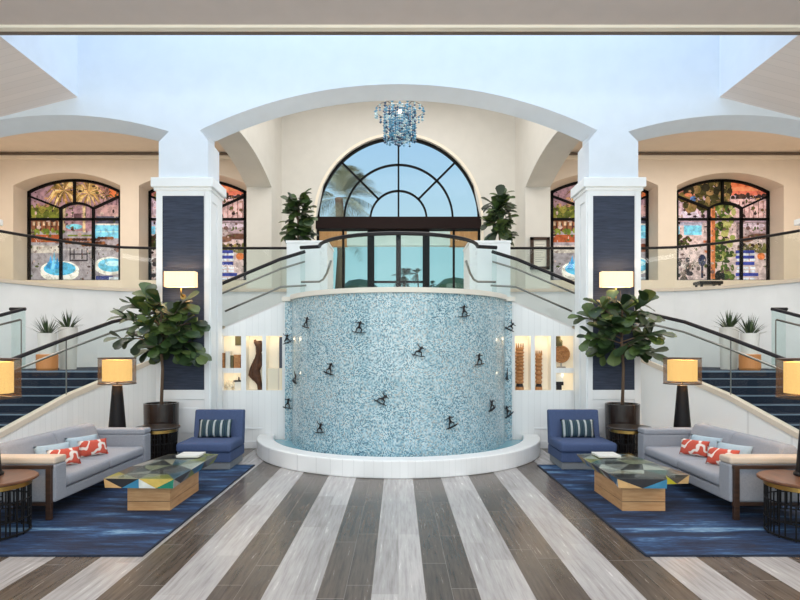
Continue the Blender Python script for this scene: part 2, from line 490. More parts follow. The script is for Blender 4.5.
# ---- ceilings, skylight well
c = M('ceiling_paint').box(-12.2, 12.2, -1.0, 7.95, 6.4, 6.6)
struct(c.build('ceiling'), 'flat pale ceiling in front of the skylight well', 'ceiling')
t1 = M('warm_trim').box(-12.2, 12.2, 7.77, 7.87, 6.36, 6.4).use('shadow_trim').box(-12.2, 12.2, 7.87, 7.95, 6.355, 6.42)  # bright strip and shadow line put into the trim colours
struct(t1.build('trim_1'), 'thin trim with painted light and shadow strips along the skylight opening', 'trim')
for s, nm in ((-1, 'ceiling_left'), (1, 'ceiling_right')):
    c = M('ceiling_plank')
    c.face([(s * 5.73, 7.95, 6.4), (s * 5.73, YF, 6.4), (s * 12.2, YF, 4.72), (s * 12.2, 7.95, 4.72)])
    c.face([(s * 5.73, 7.95, 6.6), (s * 5.73, YF, 6.6), (s * 12.2, YF, 4.92), (s * 12.2, 7.95, 4.92)])
    struct(c.build(nm), f'sloping white plank ceiling over the {side(s)} stairs', 'ceiling')
    w = M('white_facade').box(s * 5.73, s * 5.93, 7.95, YF, 6.4, ZT)
    struct(w.build('wall_skylight_' + side(s)), f'{side(s)} side wall of the skylight well', 'wall')
w = M('white_facade').box(-5.93, 5.93, 7.8, 7.95, 6.6, ZT); struct(w.build('wall_skylight_front'), 'front wall of the skylight well', 'wall')

# ---- vestibule shell
ZV = 9.5
bw = M('beige_paint')
def ftop_main(u): return 5.88 + math.sqrt(max(0, 2.49 ** 2 - u * u))
arched_wall(bw, -3.55, 3.55, 2.6, ZV, [(-2.49, 2.49, 2.75, ftop_main)], PY, 17.0, .3)
struct(bw.build('wall_back', fix=False), 'beige end wall around the arched entrance window', 'wall')
a = M('warm_trim')
N = 40
for i in range(N):
    t0, t1_ = PI * i / N, PI * (i + 1) / N
    q = []
    for t, rr in ((t0, 2.49), (t1_, 2.49), (t1_, 2.575), (t0, 2.575)): q.append((rr * math.cos(t), 16.95, 5.88 + rr * math.sin(t)))
    a.face(q)
    a.face([(2.575 * math.cos(t), y, 5.88 + 2.575 * math.sin(t)) for t, y in ((t0, 16.95), (t1_, 16.95), (t1_, 17), (t0, 17))])
for s in (-1, 1): a.box(s * 2.49, s * 2.575, 16.95, 17.0, 2.75, 5.88)
struct(a.build('trim_2', fix=False), 'cream surround of the arched entrance window', 'trim')
for s in (-1, 1):
    m = M('beige_paint')
    f = seg_arc(13.16, 9.17, 6.78 - 9.17)
    arched_wall(m, 10.65, 17.0, 2.5, ZV, [(10.75, 15.67, None, f)], PX, s * 3.55, 0)
    arched_wall(m, 10.65, 17.0, 2.5, ZV, [(10.75, 15.67, None, f)], PX, s * 4.25, 0)
    for i in range(24):
        a_, b_ = 10.75 + 4.92 * i / 24, 10.75 + 4.92 * (i + 1) / 24
        m.face([(s * 3.55, a_, f(a_)), (s * 3.55, b_, f(b_)), (s * 4.25, b_, f(b_)), (s * 4.25, a_, f(a_))])
    m.face([(s * 3.55, 15.67, 2.5), (s * 4.25, 15.67, 2.5), (s * 4.25, 15.67, f(15.67)), (s * 3.55, 15.67, f(15.67))])
    struct(m.build('wall_vestibule_' + side(s), fix=False), f'beige arched cross wall on the {side(s)} of the entrance hall', 'wall')
struct(M('beige_paint').box(-4.25, 4.25, 10.65, 17.3, ZV, ZV + .1).build('ceiling_vestibule'), 'high ceiling of the entrance hall', 'ceiling')

# ---- side bays: back wall with two arched windows each
K = 17.0 / F
def win_x(a, b): return ((a - CX) * K, (b - CX) * K)
WZ0, WZS, WZT = 3.96, 6.72, 7.10
def win_arch(x0, x1):
    h = (x1 - x0) / 2; rise = WZT - WZS; R = (h * h + rise * rise) / (2 * rise)
    return seg_arc((x0 + x1) / 2, R, WZT - R)
wins = {-1: [win_x(24, 118), win_x(146, 244)], 1: [win_x(678, 772), win_x(552, 650)]}
ZS = 7.68
for s in (-1, 1):
    m = M('peach_paint')
    big = lambda a, b: (a, b + .3) if s < 0 else (a - .3, b)
    ops = [(*big(x0, x1), WZ0 - .03, win_arch(*big(x0, x1))) for x0, x1 in sorted(wins[s])]
    u0, u1 = (-12.2, -4.25) if s < 0 else (4.25, 12.2)
    arched_wall(m, u0, u1, 2.5, ZS, ops, PY, 16.5, 0)
    for (x0, x1), (a, b, lo, f) in zip(sorted(wins[s]), ops):     # splayed reveals
        g = win_arch(x0, x1); NN = 24
        for i in range(NN):
            ua, ub = a + (b - a) * i / NN, a + (b - a) * (i + 1) / NN; va, vb = x0 + (x1 - x0) * i / NN, x0 + (x1 - x0) * (i + 1) / NN
            m.face([(ua, 16.5, f(ua)), (ub, 16.5, f(ub)), (vb, 17.27, g(vb)), (va, 17.27, g(va))])
        for u, v in ((a, x0), (b, x1)): m.face([(u, 16.5, lo), (v, 17.27, WZ0), (v, 17.27, g(v)), (u, 16.5, f(u))])
        m.face([(a, 16.5, lo), (b, 16.5, lo), (x1, 17.27, WZ0), (x0, 17.27, WZ0)])
    struct(m.build('wall_bay_' + side(s), fix=False), f'peach wall with two arched windows in the {side(s)} bay', 'wall')
    struct(M('peach_paint').box(s * 4.25, s * 12.2, 10.65, 17.0, ZS, ZS + .1).build('ceiling_bay_' + side(s)), f'peach ceiling of the {side(s)} bay', 'ceiling')
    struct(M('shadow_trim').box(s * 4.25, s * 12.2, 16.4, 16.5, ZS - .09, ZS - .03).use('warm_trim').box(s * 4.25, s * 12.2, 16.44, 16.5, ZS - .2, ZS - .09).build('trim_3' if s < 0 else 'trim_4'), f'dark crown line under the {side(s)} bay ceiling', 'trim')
    struct(M('peach_paint').box(s * 12.2, s * 12.35, 1.0, 17.0, 0, ZS).build('wall_' + side(s)), f'{side(s)} outer wall', 'wall')

# ---- scenic window pictures and black frames
rng = random.Random(5)
def disc(u, v, ru, rv, n=14, a0=0, a1=2 * PI): return [(u + ru * math.cos(a0 + (a1 - a0) * i / n), v + rv * math.sin(a0 + (a1 - a0) * i / n)) for i in range(n)]
def rect(a, b, c, d): return [(a, c), (b, c), (b, d), (a, d)]
def blobs(L, rg, n, u0, u1, v0, v1, r, cols, sq=1.0):
    for _ in range(n):
        L.append((disc(rg.uniform(u0, u1), rg.uniform(v0, v1), r * rg.uniform(.5, 1.2), r * sq * rg.uniform(.5, 1.2), 7), rg.choice(cols)))
def fronds(L, rg, u, v, R, n, cols):
    for i in range(n):
        a = 2 * PI * i / n + rg.uniform(-.2, .2); l = R * rg.uniform(.7, 1.1)
        ex, ey = u + l * math.cos(a), v + l * .75 * math.sin(a) - .25 * R * abs(math.cos(a))
        mx, my = u + .55 * l * math.cos(a), v + .5 * l * math.sin(a) + .12 * R
        nx, ny = -math.sin(a) * .055 * R, math.cos(a) * .055 * R
        L.append(([(u, v), (mx + nx, my + ny), (ex, ey), (mx - nx, my - ny)], rg.choice(cols)))
def scene_A():
    rg = random.Random(11); L = []
    P = lambda x, y: ((x - 48) / 470, (555 - y) / 510)
    R = lambda a, b, c, d, col: L.append(([P(a, d), P(b, d), P(b, c), P(a, c)], col))
    E = lambda x, y, rx, ry, col, n=20: L.append((disc(*P(x, y), rx / 470, ry / 510, n), col))
    R(0, 580, 0, 300, (168, 132, 140)); R(0, 580, 300, 580, (164, 156, 162))
    R(430, 560, 40, 130, (226, 124, 74)); R(330, 450, 40, 120, (190, 136, 130))
    for x in range(330, 520, 22): R(x, x + 5, 130, 240, (120, 92, 96))
    R(385, 560, 170, 245, (190, 152, 150)); R(385, 560, 225, 262, (98, 96, 112))
    blobs(L, rg, 60, 0, .36, .62, .74, .035, [(118, 124, 50), (96, 104, 44), (150, 142, 66)])
    R(55, 212, 245, 300, (138, 88, 62)); 
    for x in range(62, 210, 26): R(x, x + 12, 252, 272, (206, 180, 150)); R(x + 12, x + 18, 260, 298, (72, 48, 40))
    blobs(L, rg, 36, 0, .36, .46, .51, .022, [(98, 118, 48), (130, 140, 60)])
    R(55, 212, 318, 356, (170, 88, 54))
    R(380, 560, 266, 336, (124, 200, 226)); R(380, 560, 262, 270, (220, 214, 206)); R(385, 560, 300, 306, (170, 224, 238))
    E(272, 278, 42, 14, (120, 196, 214)); R(240, 360, 318, 326, (112, 130, 58)); 
    for (x0, x1, y) in ((225, 300, 342), (235, 310, 358), (300, 400, 342), (310, 430, 358), (320, 440, 370), (400, 480, 335)):
        for x in range(x0, x1, 16): E(x, y, 11, 8, rg.choice([(96, 58, 42), (70, 44, 36), (140, 92, 62)]), 8)
    R(216, 228, 170, 292, (214, 190, 150)); R(316, 330, 175, 305, (206, 182, 140))
    R(262, 266, 180, 236, (80, 60, 66)); R(270, 310, 212, 236, (100, 72, 78))
    fronds(L, rg, *P(222, 95),   .24, 40, [(206, 166, 98), (170, 128, 70), (232, 200, 140), (140, 110, 58)])
    fronds(L, rg, *P(345, 110), .2, 36, [(196, 156, 92), (150, 116, 62), (222, 190, 128)])
    fronds(L, rg, *P(440, 120), .1, 14, [(96, 80, 56), (120, 96, 60)])
    R(0, 560, 388, 396, (188, 180, 180)); R(250, 256, 385, 448, (60, 54, 60)); R(336, 342, 385, 448, (60, 54, 60)); R(270, 276, 390, 440, (60, 54, 60)); R(310, 316, 390, 440, (60, 54, 60)); R(250, 342, 412, 418, (60, 54, 60)); R(250, 342, 444, 450, (60, 54, 60))
    R(50, 200, 372, 410, (206, 196, 188)); E(500, 382, 18, 20, (120, 70, 54)); R(486, 520, 395, 404, (150, 100, 80))
    E(200, 508, 98, 46, (232, 228, 220)); E(200, 492, 98, 44, (240, 238, 232)); E(200, 488, 82, 34, (96, 186, 226))
    for dx, h in ((-18, 70), (0, 90), (16, 60), (-30, 40), (34, 44)): L.append(([P(172 + dx - 16, 490), P(172 + dx + 16, 490), P(172 + dx, 490 - h)], (72, 164, 226) if h < 80 else (130, 206, 244)))
    E(455, 474, 82, 46, (236, 232, 224)); E(462, 470, 68, 34, (112, 196, 228)); E(470, 462, 40, 14, (190, 232, 244))
    R(384, 470, 524, 556, (58, 66, 128)); R(450, 520, 530, 556, (206, 214, 222)); R(60, 330, 548, 556, (120, 120, 122))
    return L
def scene_B():
    rg = random.Random(23); L = []
    P = lambda x, y: ((x - 50) / 472, (560 - y) / 515)
    R = lambda a, b, c, d, col: L.append(([P(a, d), P(b, d), P(b, c), P(a, c)], col))
    E = lambda x, y, rx, ry, col, n=16: L.append((disc(*P(x, y), rx / 472, ry / 515, n), col))
    R(0, 600, 0, 260, (206, 178, 190)); R(0, 600, 260, 600, (212, 190, 188))
    R(280, 600, 0, 80, (238, 128, 84)); R(280, 600, 80, 100, (244, 150, 106)); R(280, 600, 100, 122, (226, 120, 96)); R(0, 160, 90, 130, (206, 128, 116))
    blobs(L, rg, 50, .55, 1.0, .8, .86, .022, [(60, 48, 44), (84, 62, 54), (48, 42, 44)])
    R(330, 600, 140, 240, (228, 190, 188)); R(0, 190, 150, 245, (214, 186, 198))
    for x in range(380, 520, 24): R(x, x + 4, 150, 240, (160, 112, 106))
    for x in range(60, 190, 28): R(x, x + 3, 150, 215, (150, 112, 120))
    L.append(([P(60, 240), P(190, 240), P(160, 200), P(90, 200)], (226, 210, 226)))
    blobs(L, rg, 120, .08, .6, .72, 1.0, .045, [(66, 62, 36), (92, 82, 44), (50, 46, 32), (128, 110, 62), (150, 120, 78)])
    E(145, 140, 16, 14, (90, 130, 190)); E(120, 120, 20, 10, (206, 124, 88))
    R(50, 192, 258, 274, (180, 176, 196)); R(98, 188, 274, 322, (126, 206, 232)); R(48, 76, 278, 318, (126, 200, 230))
    blobs(L, rg, 36, .0, .17, .33, .45, .022, [(54, 60, 36), (80, 84, 44), (70, 50, 40)])
    blobs(L, rg, 24, .0, .3, .0, .24, .035, [(110, 96, 92), (170, 150, 150), (66, 60, 64), (214, 202, 200)])
    for x, y in ((120, 480), (95, 520), (150, 470)): fronds(L, rg, *P(x, y), .07, 12, [(70, 70, 50), (110, 100, 66)])
    E(190, 450, 20, 30, (52, 58, 84)); R(185, 196, 470, 540, (60, 60, 80))
    blobs(L, rg, 110, .43, .64, .02, .76, .035, [(92, 110, 46), (70, 92, 40), (134, 142, 74), (170, 168, 104), (54, 72, 34)])
    R(234, 256, 180, 545, (196, 116, 72)); R(234, 240, 180, 545, (226, 150, 104)); E(280, 530, 26, 30, (36, 40, 38))
    R(196, 234, 350, 362, (206, 120, 80)); R(200, 226, 400, 412, (206, 120, 80))
    R(364, 560, 258, 345, (150, 128, 128)); 
    for x, y, rx, ry, c in ((450, 275, 60, 14, (206, 188, 200)), (480, 300, 50, 12, (186, 164, 172)), (400, 310, 30, 20, (176, 160, 160)), (480, 330, 60, 14, (104, 72, 58)), (410, 345, 40, 14, (134, 96, 78))): E(x, y, rx, ry, c)
    blobs(L, rg, 40, .68, 1.0, .3, .37, .025, [(122, 120, 70), (160, 140, 88), (90, 84, 60)])
    E(490, 430, 20, 18, (222, 128, 76)); R(474, 560, 400, 414, (124, 116, 82))
    for y in (408, 434, 466, 522): R(360, 476 if y > 500 else 456, y - 8, y + 8, (62, 74, 160))
    for y in (421, 449, 490, 506, 545): 
        for x in range(366, 450, 34): R(x, x + 26, y - 7, y + 5, (226, 228, 240))
    return L
LA, LB = scene_A(), scene_B()
def speckle(L, seed, keep):
    rg = random.Random(seed)
    for _ in range(420):
        u, v = rg.random(), rg.random()
        if any(a < u < b and c < v < d for a, b, c, d in keep): continue
        pal = [(60, 44, 44), (112, 84, 80), (196, 170, 160), (84, 92, 50)] if v < .7 else [(70, 52, 44), (120, 92, 66), (196, 150, 110), (92, 84, 50)]
        r = rg.uniform(.004, .014); L.append((disc(u, v, r * rg.choice((.5, 1, 2)), r * rg.choice((.6, 1, 1.6)), 5), rg.choice(pal)))
speckle(LA, 3, [(.36, .9, .34, .46), (.7, 1, .42, .58), (.1, .55, .0, .3), (.68, 1, 0, .26)])
speckle(LB, 4, [(.55, 1, .86, 1), (.08, .32, .45, .57), (.64, .95, 0, .3)])
def clip(poly):
    for ax, lo, hi in ((0, -.02, 1.02), (1, -.02, 1.02)):
        for lim, sg in ((lo, 1), (hi, -1)):
            out = []
            for i in range(len(poly)):
                p, q = poly[i - 1], poly[i]
                dp, dq = (p[ax] - lim) * sg, (q[ax] - lim) * sg
                if (dp >= 0) != (dq >= 0):
                    k = dp / (dp - dq); out.append(tuple(p[j] + (q[j] - p[j]) * k for j in (0, 1)))
                if dq >= 0: out.append(q)
            poly = out
            if len(poly) < 3: return None
    return poly
def bar(m, p, q, w, y0=17.12, y1=17.2):
    p, q = Vector(p), Vector(q); d = (q - p).normalized(); n = Vector((-d.y, d.x)) * w / 2
    pts = [p + n, q + n, q - n, p - n]
    v = [(a.x, y, a.y) for y in (y0, y1) for a in pts]
    m.add(v, [(0, 1, 2, 3), (4, 5, 6, 7), (0, 1, 5, 4), (1, 2, 6, 5), (2, 3, 7, 6), (3, 0, 4, 7)])
def bar_arc(m, fn, ts, w, y0=17.12, y1=17.2):
    pts = [fn(t) for t in ts]
    for p, q in zip(pts, pts[1:]): bar(m, p, q, w, y0, y1)
wn = 0
for s in (-1, 1):
    for i, (x0, x1) in enumerate(wins[s]):
        wn += 1
        kind = 'A' if (s < 0) == (i == 0) else 'B'
        m = M('mural'); W, H = x1 - x0, WZT - WZ0
        bot = (150, 140, 140)
        for k, (poly, col) in enumerate(LA if kind == 'A' else LB):
            poly = clip(poly)
            if not poly: continue
            m.col = col; y = 17.25 - .00004 * k
            m.face([(x0 + u * W, y, WZ0 + v * H) for u, v in poly])
        where = 'beside the outer end of the balcony' if i == 0 else 'partly hidden behind the white pillar'
        what = 'pool, palms and a round fountain' if kind == 'A' else 'palm trunk, sunset sky and blue loungers'
        o = m.build('scenic_picture', fix=False)
        tag(o, f'arched picture of {what}, {side(s)} bay, ' + ('outer window' if i == 0 else 'behind the pillar'), 'picture', 'scenic window pictures')
        r = struct(empty(f'window_{wn}', ((x0 + x1) / 2, 17.16, WZ0)), f'black arched window frame of the {side(s)} bay {where}', 'window')
        fr = M('frame_black'); fa = win_arch(x0, x1)
        bar(fr, (x0 + .03, WZ0), (x0 + .03, fa(x0)), .07); bar(fr, (x1 - .03, WZ0), (x1 - .03, fa(x1)), .07)
        bar(fr, (x0, WZ0 + .03), (x1, WZ0 + .03), .06)
        bar_arc(fr, lambda t: (x0 + W * t, fa(x0 + W * t) - .03), [j / 20 for j in range(21)], .08)
        fr.build('frame', r)
        mu = M('frame_black'); xa, xb = x0 + W * .353, x0 + W * .702; zsh = WZ0 + H * .715; ztr = WZ0 + H * .61
        for xx in (xa, xb): bar(mu, (xx, WZ0), (xx, zsh), .07)
        bar(mu, (x0, ztr), (x1, ztr), .07)
        h = (xb - xa) / 2; cr = .16; R = (h * h + cr * cr) / (2 * cr); ia = seg_arc((xa + xb) / 2, R, zsh + cr - R)
        bar_arc(mu, lambda t: (xa + (xb - xa) * t, ia(xa + (xb - xa) * t)), [j / 12 for j in range(13)], .07)
        bar(mu, ((x0 + x1) / 2, zsh + cr), ((x0 + x1) / 2, WZT), .06)
        bar(mu, (xa, zsh), (x0, WZ0 + H * .84), .06); bar(mu, (xb, zsh), (x1, WZ0 + H * .84), .06)
        mu.build('mullion', r)
        g = M('window_glass').box(x0, x1, 17.09, 17.1, WZ0, WZS)

# ---- entrance window and doors
r = struct(empty('window_5', (0, 17.15, 5.88)), 'large half-round black framed window above the entrance doors', 'window')
f = M('frame_black'); cz = 5.88
pol = lambda rr: (lambda t: (rr * math.cos(t), cz + rr * math.sin(t)))
ts = [PI * j / 40 for j in range(41)]
bar_arc(f, pol(2.455), ts, .065, 17.08, 17.2); f.build('frame', r)
f = M('frame_black')
bar_arc(f, pol(1.66), ts, .055); bar_arc(f, pol(.86), ts, .055)
bar(f, (0, cz), (0, cz + 2.46), .055)
for a_ in (PI / 4, 3 * PI / 4): bar(f, (.85 * math.cos(a_), cz + .85 * math.sin(a_)), (2.44 * math.cos(a_), cz + 2.44 * math.sin(a_)), .055)
f.build('mullion', r)
g = M('window_glass'); g.face([(2.45 * math.cos(t), 17.16, cz + 2.45 * math.sin(t)) for t in ts]); g.build('pane', r)
struct(M('header_brown').box(-2.49, 2.49, 16.82, 17.25, 5.52, 5.88).build('trim_5', bevel=.01), 'dark brown beam over the entrance doors', 'trim')
dn = 0
for s in (-1, 1):
    dn += 1
    d = struct(empty(f'door_{dn}', (s * .41, 17.15, 2.75)), f'{side(s)} sliding glass entrance door with dark frame', 'door')
    m = M('frame_black')
    m.box(s * .0, s * .075, 17.07, 17.2, 2.75, 5.52); m.box(s * .74, s * .80, 17.07, 17.2, 2.75, 5.52)
    m.box(s * .075, s * .74, 17.07, 17.2, 5.40, 5.52); m.box(s * .075, s * .74, 17.07, 17.2, 3.92, 3.98); m.box(s * .075, s * .74, 17.07, 17.2, 2.75, 2.95)
    m.build('frame', d)
    M('door_glass').box(s * .075, s * .74, 17.145, 17.155, 2.95, 5.40).build('pane', d)
    w = struct(empty('window_6' if s < 0 else 'window_7', (s * 1.6, 17.15, 2.75)), f'tall glass sidelight on the {side(s)} of the entrance doors', 'window')
    m = M('frame_black')
    m.box(s * .80, s * .95, 17.08, 17.2, 2.75, 5.52); m.box(s * 1.66, s * 1.72, 17.07, 17.2, 2.75, 5.52); m.box(s * 2.43, s * 2.49, 17.07, 17.2, 2.75, 5.52)
    m.box(s * .95, s * 2.43, 17.07, 17.2, 2.75, 2.85)
    m.build('frame', w)
    M('door_glass').box(s * .95, s * 1.66, 17.145, 17.155, 2.85, 5.52).build('pane', w)
    M('door_glass').box(s * 1.72, s * 2.43, 17.145, 17.155, 2.85, 5.52).build('pane', w)

# ---- outside the doors
struct(M('ground').box(-30, 30, 17.35, 70, 2.5, 2.7).box(-30, 30, 22, 70, 2.7, 3.6).build('ground_outside'), 'pale paving outside the entrance', 'ground')
cn = M('beige_paint').box(-1.75, 1.75, 19.0, 19.3, 5.42, 6.25).use('canopy_wood').box(-4, -1.75, 19.0, 19.3, 5.4, 6.25).box(1.75, 4, 19.0, 19.3, 5.4, 6.25)
struct(cn.build('beam_canopy'), 'wood and plaster canopy edge outside the entrance doors', 'canopy')
cp = M('beige_paint')
for s in (-1, 1): cp.box(s * 3.7, s * 4.0, 19.0, 19.3, 2.7, 5.4)
struct(cp.build('pillar_canopy'), 'canopy supports', 'pillar')
def palm(loc, h, R, n, seed, label, cols=((86, 98, 78), (104, 116, 88), (70, 84, 66)), fwid=.03):
    rg = random.Random(seed); r = empty('palm_tree', loc); tag(r, label, 'tree', 'palms outside the entrance')
    x, y, z = loc
    M('bark').tube([(x, y, z), (x + .1, y, z + h * .5), (x, y, z + h)], [R * .11, R * .08, R * .08]).build('trunk', r, smooth=True)
    m = M('leaf')
    for i in range(n):
        a = rg.uniform(0, 2 * PI); el = rg.uniform(-.8, 1.35); l = R * rg.uniform(.8, 1.05)
        d = Vector((math.cos(a) * math.cos(el), math.sin(a) * math.cos(el), math.sin(el)))
        pts = [Vector((x, y, z + h)) + d * l * t + Vector((0, 0, -.42 * l * t * t)) for t in [q / 7 for q in range(8)]]
        sd = d.cross(Vector((0, 0, 1)))
        sd = sd.normalized() if sd.length > .05 else Vector((1, 0, 0))
        for k in range(1, 7):
            for t in (0, .28, .56, .84):
                p = pts[k].lerp(pts[k + 1], t); fw_ = (pts[k + 1] - pts[k]).normalized()
                ln = R * .32 * math.sin(PI * min(1, (k + t) / 7.4)) + .04 * R
                for sg in (-1, 1):
                    m.col = rg.choice(cols)
                    tip = p + (sd * sg * .8 + fw_ * .7 + Vector((0, 0, -.35))).normalized() * ln
                    m.face([p, p + fw_ * R * fwid, tip])
    m.build('fronds', r, fix=False)
palm((-2.6, 24.5, 3.6), 4.9, 2.3, 40, 12, 'large feathery palm tree outside the arched entrance window', ((132, 136, 112), (150, 152, 126), (106, 112, 92)), .016)
palm((.30, 33, 3.6), 2.6, .95, 26, 4, 'small palm seen through the middle entrance doors')
palm((1.29, 38, 3.6), 3.4, .65, 18, 5, 'thin small palm seen just beyond the second small palm')
palm((1.97, 34, 3.6), 2.2, .6, 16, 6, 'lowest small palm, seen through the door sidelight')
def shrub(loc, R, seed, label):
    rg = random.Random(seed); m = M('leaf'); x, y, z = loc
    for _ in range(260):
        a, e = rg.uniform(0, 2 * PI), rg.uniform(.0, 1.5); rr = R * rg.uniform(.75, 1.05)
        p = Vector((x + rr * math.cos(a) * math.cos(e), y + rr * math.sin(a) * math.cos(e), z + rr * .8 * math.sin(e) + .02))
        q = [p + Vector((rg.uniform(-1, 1), rg.uniform(-1, 1), rg.uniform(0, 1))) * R * .2 for _ in range(2)]
        m.col = rg.choice([(60, 84, 50), (84, 104, 62), (110, 96, 62), (48, 66, 42)]); m.face([p, *q])
    m.use('leaf'); m.col = (56, 74, 46); m.sphere((x, y, z + R * .61), R * .75, 6, (1, 1, .8))
    tag(m.build('shrub', fix=False, loc=(x, y, z)), label, 'shrub', 'shrubs outside the entrance')
shrub((-1.95, 28, 3.6), 1.5, 1, 'round shrub outside by the sidelight under the big palm')
shrub((2.5, 25, 3.6), 1.25, 2, 'round shrub outside the sidelight far from the big palm')

# ---- landing, balconies, stairs
L_ = 2.75
yc = 10.84
lp = [(1.88 * math.sin(t), yc - 1.88 * math.cos(t)) for t in [(-80 + 160 * i / 24) * PI / 180 for i in range(25)]]
land = [(-2.6, 17.3), (-2.6, 13.4), (-1.97, 13.4)] + lp + [(1.97, 13.4), (2.6, 13.4), (2.6, 17.3)]
struct(M('beige_cap').prism(land, L_ - .2, L_).build('floor_landing'), 'upper entrance landing above the fountain', 'floor')
curb = [(-1.98, 10.8, 2.80), (-2.2, 10.8, 2.79), (-3.4, 10.78, 2.26), (-4.63, 10.82, 1.67), (-5.2, 10.25, 1.33), (-5.72, 9.7, 1.017), (-6.33, 8.9, .486), (-6.95, 8.05, .03)]
def curb_x(y):
    pts = [(p[1], p[0]) for p in curb[3:]]
    for (ya, xa), (yb, xb) in zip(pts, pts[1:]):
        if yb <= y <= ya: return xa + (xb - xa) * (ya - y) / (ya - yb)
    return pts[0][1] if y > pts[0][0] else pts[-1][1]
ZB = 3.43
bal = [(-2.6, 14.5), (-6.4, 14.5), (-7.1, 14.38), (-7.6, 14.1), (-8.0, 13.75), (-8.35, 13.3), (-8.65, 12.8), (-8.9, 12.3), (-9.15, 11.6), (-9.25, 11.2)]
for s in (-1, 1):
    sd = side(s)
    # steps
    st = struct(empty('staircase', (s * 5.5, 11.3, 0)), f'navy carpeted stairs sweeping down on the {sd} behind the pillar', 'stairs')
    for k in range(8):                                          # upper flight, descending outward
        xa = 1.97 + .29 * k; z = L_ - .1625 * (k + 1)
        q = M('navy_carpet').box(s * (xa), s * (xa + .30), 10.98, 13.35, 0.0, z).build('step', st); M('nosing').box(s * (xa + .285), s * (xa + .305), 10.98, 13.35, z - .014, z + .004).build('nosing', q)
    ZL = L_ - .1625 * 8
    lpoly = [(s * 4.29, 10.95), (s * 4.29, 14.45), (s * 6.4, 14.45), (s * 7.6, 14.05), (s * 8.3, 13.3), (s * 8.85, 12.3), (s * 9.0, 11.5), (s * 4.95, 11.5), (s * 4.75, 10.95)]
    M('navy_carpet').prism(lpoly, 0, ZL).use('nosing').box(s * 5.0, s * 8.9, 11.485, 11.505, ZL - .03, ZL + .004).build('landing', st)
    for k in range(9):                                          # lower flight, descending towards the lounge
        y1 = 11.5 - .29 * k; y0 = y1 - .30; z = ZL - .145 * (k + 1)
        xo = -9.0 - .08 * k
        p = [(s * xo * -1 * -1 if False else s * -xo, y1), (s * -xo, y0), (s * (-curb_x(y0) + .1), y0), (s * (-curb_x(y1) + .1), y1)]
        q = M('navy_carpet').prism(p, 0, z).build('step', st)
        M('nosing').box(s * -xo, s * (-curb_x(y0) + .12), y0 - .004, y0 + .016, z - .014, z + .004).build('nosing', q)
    # stringer wall (vertical planks) with a beige cap
    cw = M('white_plank')
    pts = [(s * -p[0], p[1], p[2]) for p in curb]
    def offs(i, d):
        a_ = Vector(curb[max(0, i - 1)][:2]); b_ = Vector(curb[min(len(curb) - 1, i + 1)][:2])
        t = (b_ - a_).normalized(); n = Vector((t.y, -t.x))      # towards the stairs
        return n * d
    def P3(i, d, z):
        o_ = offs(i, d); return (s * -(curb[i][0] + o_.x), curb[i][1] + o_.y, z)
    for i in range(3, len(curb) - 1):
        for d in (0, .16): cw.face([P3(i, d, 0), P3(i + 1, d, 0), P3(i + 1, d, curb[i + 1][2]), P3(i, d, curb[i][2])])
        cw.face([P3(i, 0, curb[i][2]), P3(i + 1, 0, curb[i + 1][2]), P3(i + 1, .16, curb[i + 1][2]), P3(i, .16, curb[i][2])])
    for i in (3, len(curb) - 1): cw.face([P3(i, 0, 0), P3(i, .16, 0), P3(i, .16, curb[i][2]), P3(i, 0, curb[i][2])])
    # part behind pillar
    cw.face([(s * 3.36, 10.78, 0), (s * 4.63, 10.82, 0), (s * 4.63, 10.82, 1.67), (s * 3.36, 10.78, 2.27)])
    struct(cw.build('wall_stair_' + sd), f'white planked wall carrying the {sd} stairs behind the sofa', 'wall')
    cp = M('beige_cap')
    for i in range(2, len(curb) - 1):
        a0, a1, b0, b1 = P3(i, -.03, curb[i][2]), P3(i, .2, curb[i][2]), P3(i + 1, -.03, curb[i + 1][2]), P3(i + 1, .2, curb[i + 1][2])
        up = lambda p, h: (p[0], p[1], p[2] + h)
        for h in (0, .09): cp.face([up(a0, h), up(b0, h), up(b1, h), up(a1, h)])
        cp.face([a0, b0, up(b0, .09), up(a0, .09)]); cp.face([a1, b1, up(b1, .09), up(a1, .09)])
    struct(cp.build('trim_6' if s < 0 else 'trim_7'), f'beige stone cap on the {sd} stair wall', 'trim')
    # niche wall between pillar and fountain with four openings
    n = M('white_plank'); YN = 10.72
    xs = [2.0, 2.227, 2.534, 2.61, 2.917, 3.014, 3.417, 3.5]; zs = [0, 1.11, 1.44, 1.535, 2.15, 2.2]
    def hole(i, j):
        if i in (1, 3): return j in (1, 2, 3)
        if i == 5: return j in (1, 3)
        return False
    for i in range(7):
        for j in range(5):
            a_, b_, c_, d_ = xs[i], xs[i + 1], zs[j], zs[j + 1]
            if not hole(i, j): n.face([(s * a_, YN, c_), (s * b_, YN, c_), (s * b_, YN, d_), (s * a_, YN, d_)])
    n.face([(s * 2.0, YN, 2.2), (s * 3.5, YN, 2.2), (s * 3.5, YN, 2.22), (s * 2.2, YN, 2.79), (s * 2.0, YN, 2.80)])
    n.face([(s * 3.5, YN, 2.22), (s * 2.2, YN, 2.79), (s * 2.2, YN + .18, 2.79), (s * 3.5, YN + .18, 2.22)])
    n.face([(s * 2.0, YN, 2.80), (s * 2.2, YN, 2.79), (s * 2.2, YN + .18, 2.79), (s * 2.0, YN + .18, 2.80)])
    n.use('niche_lining')
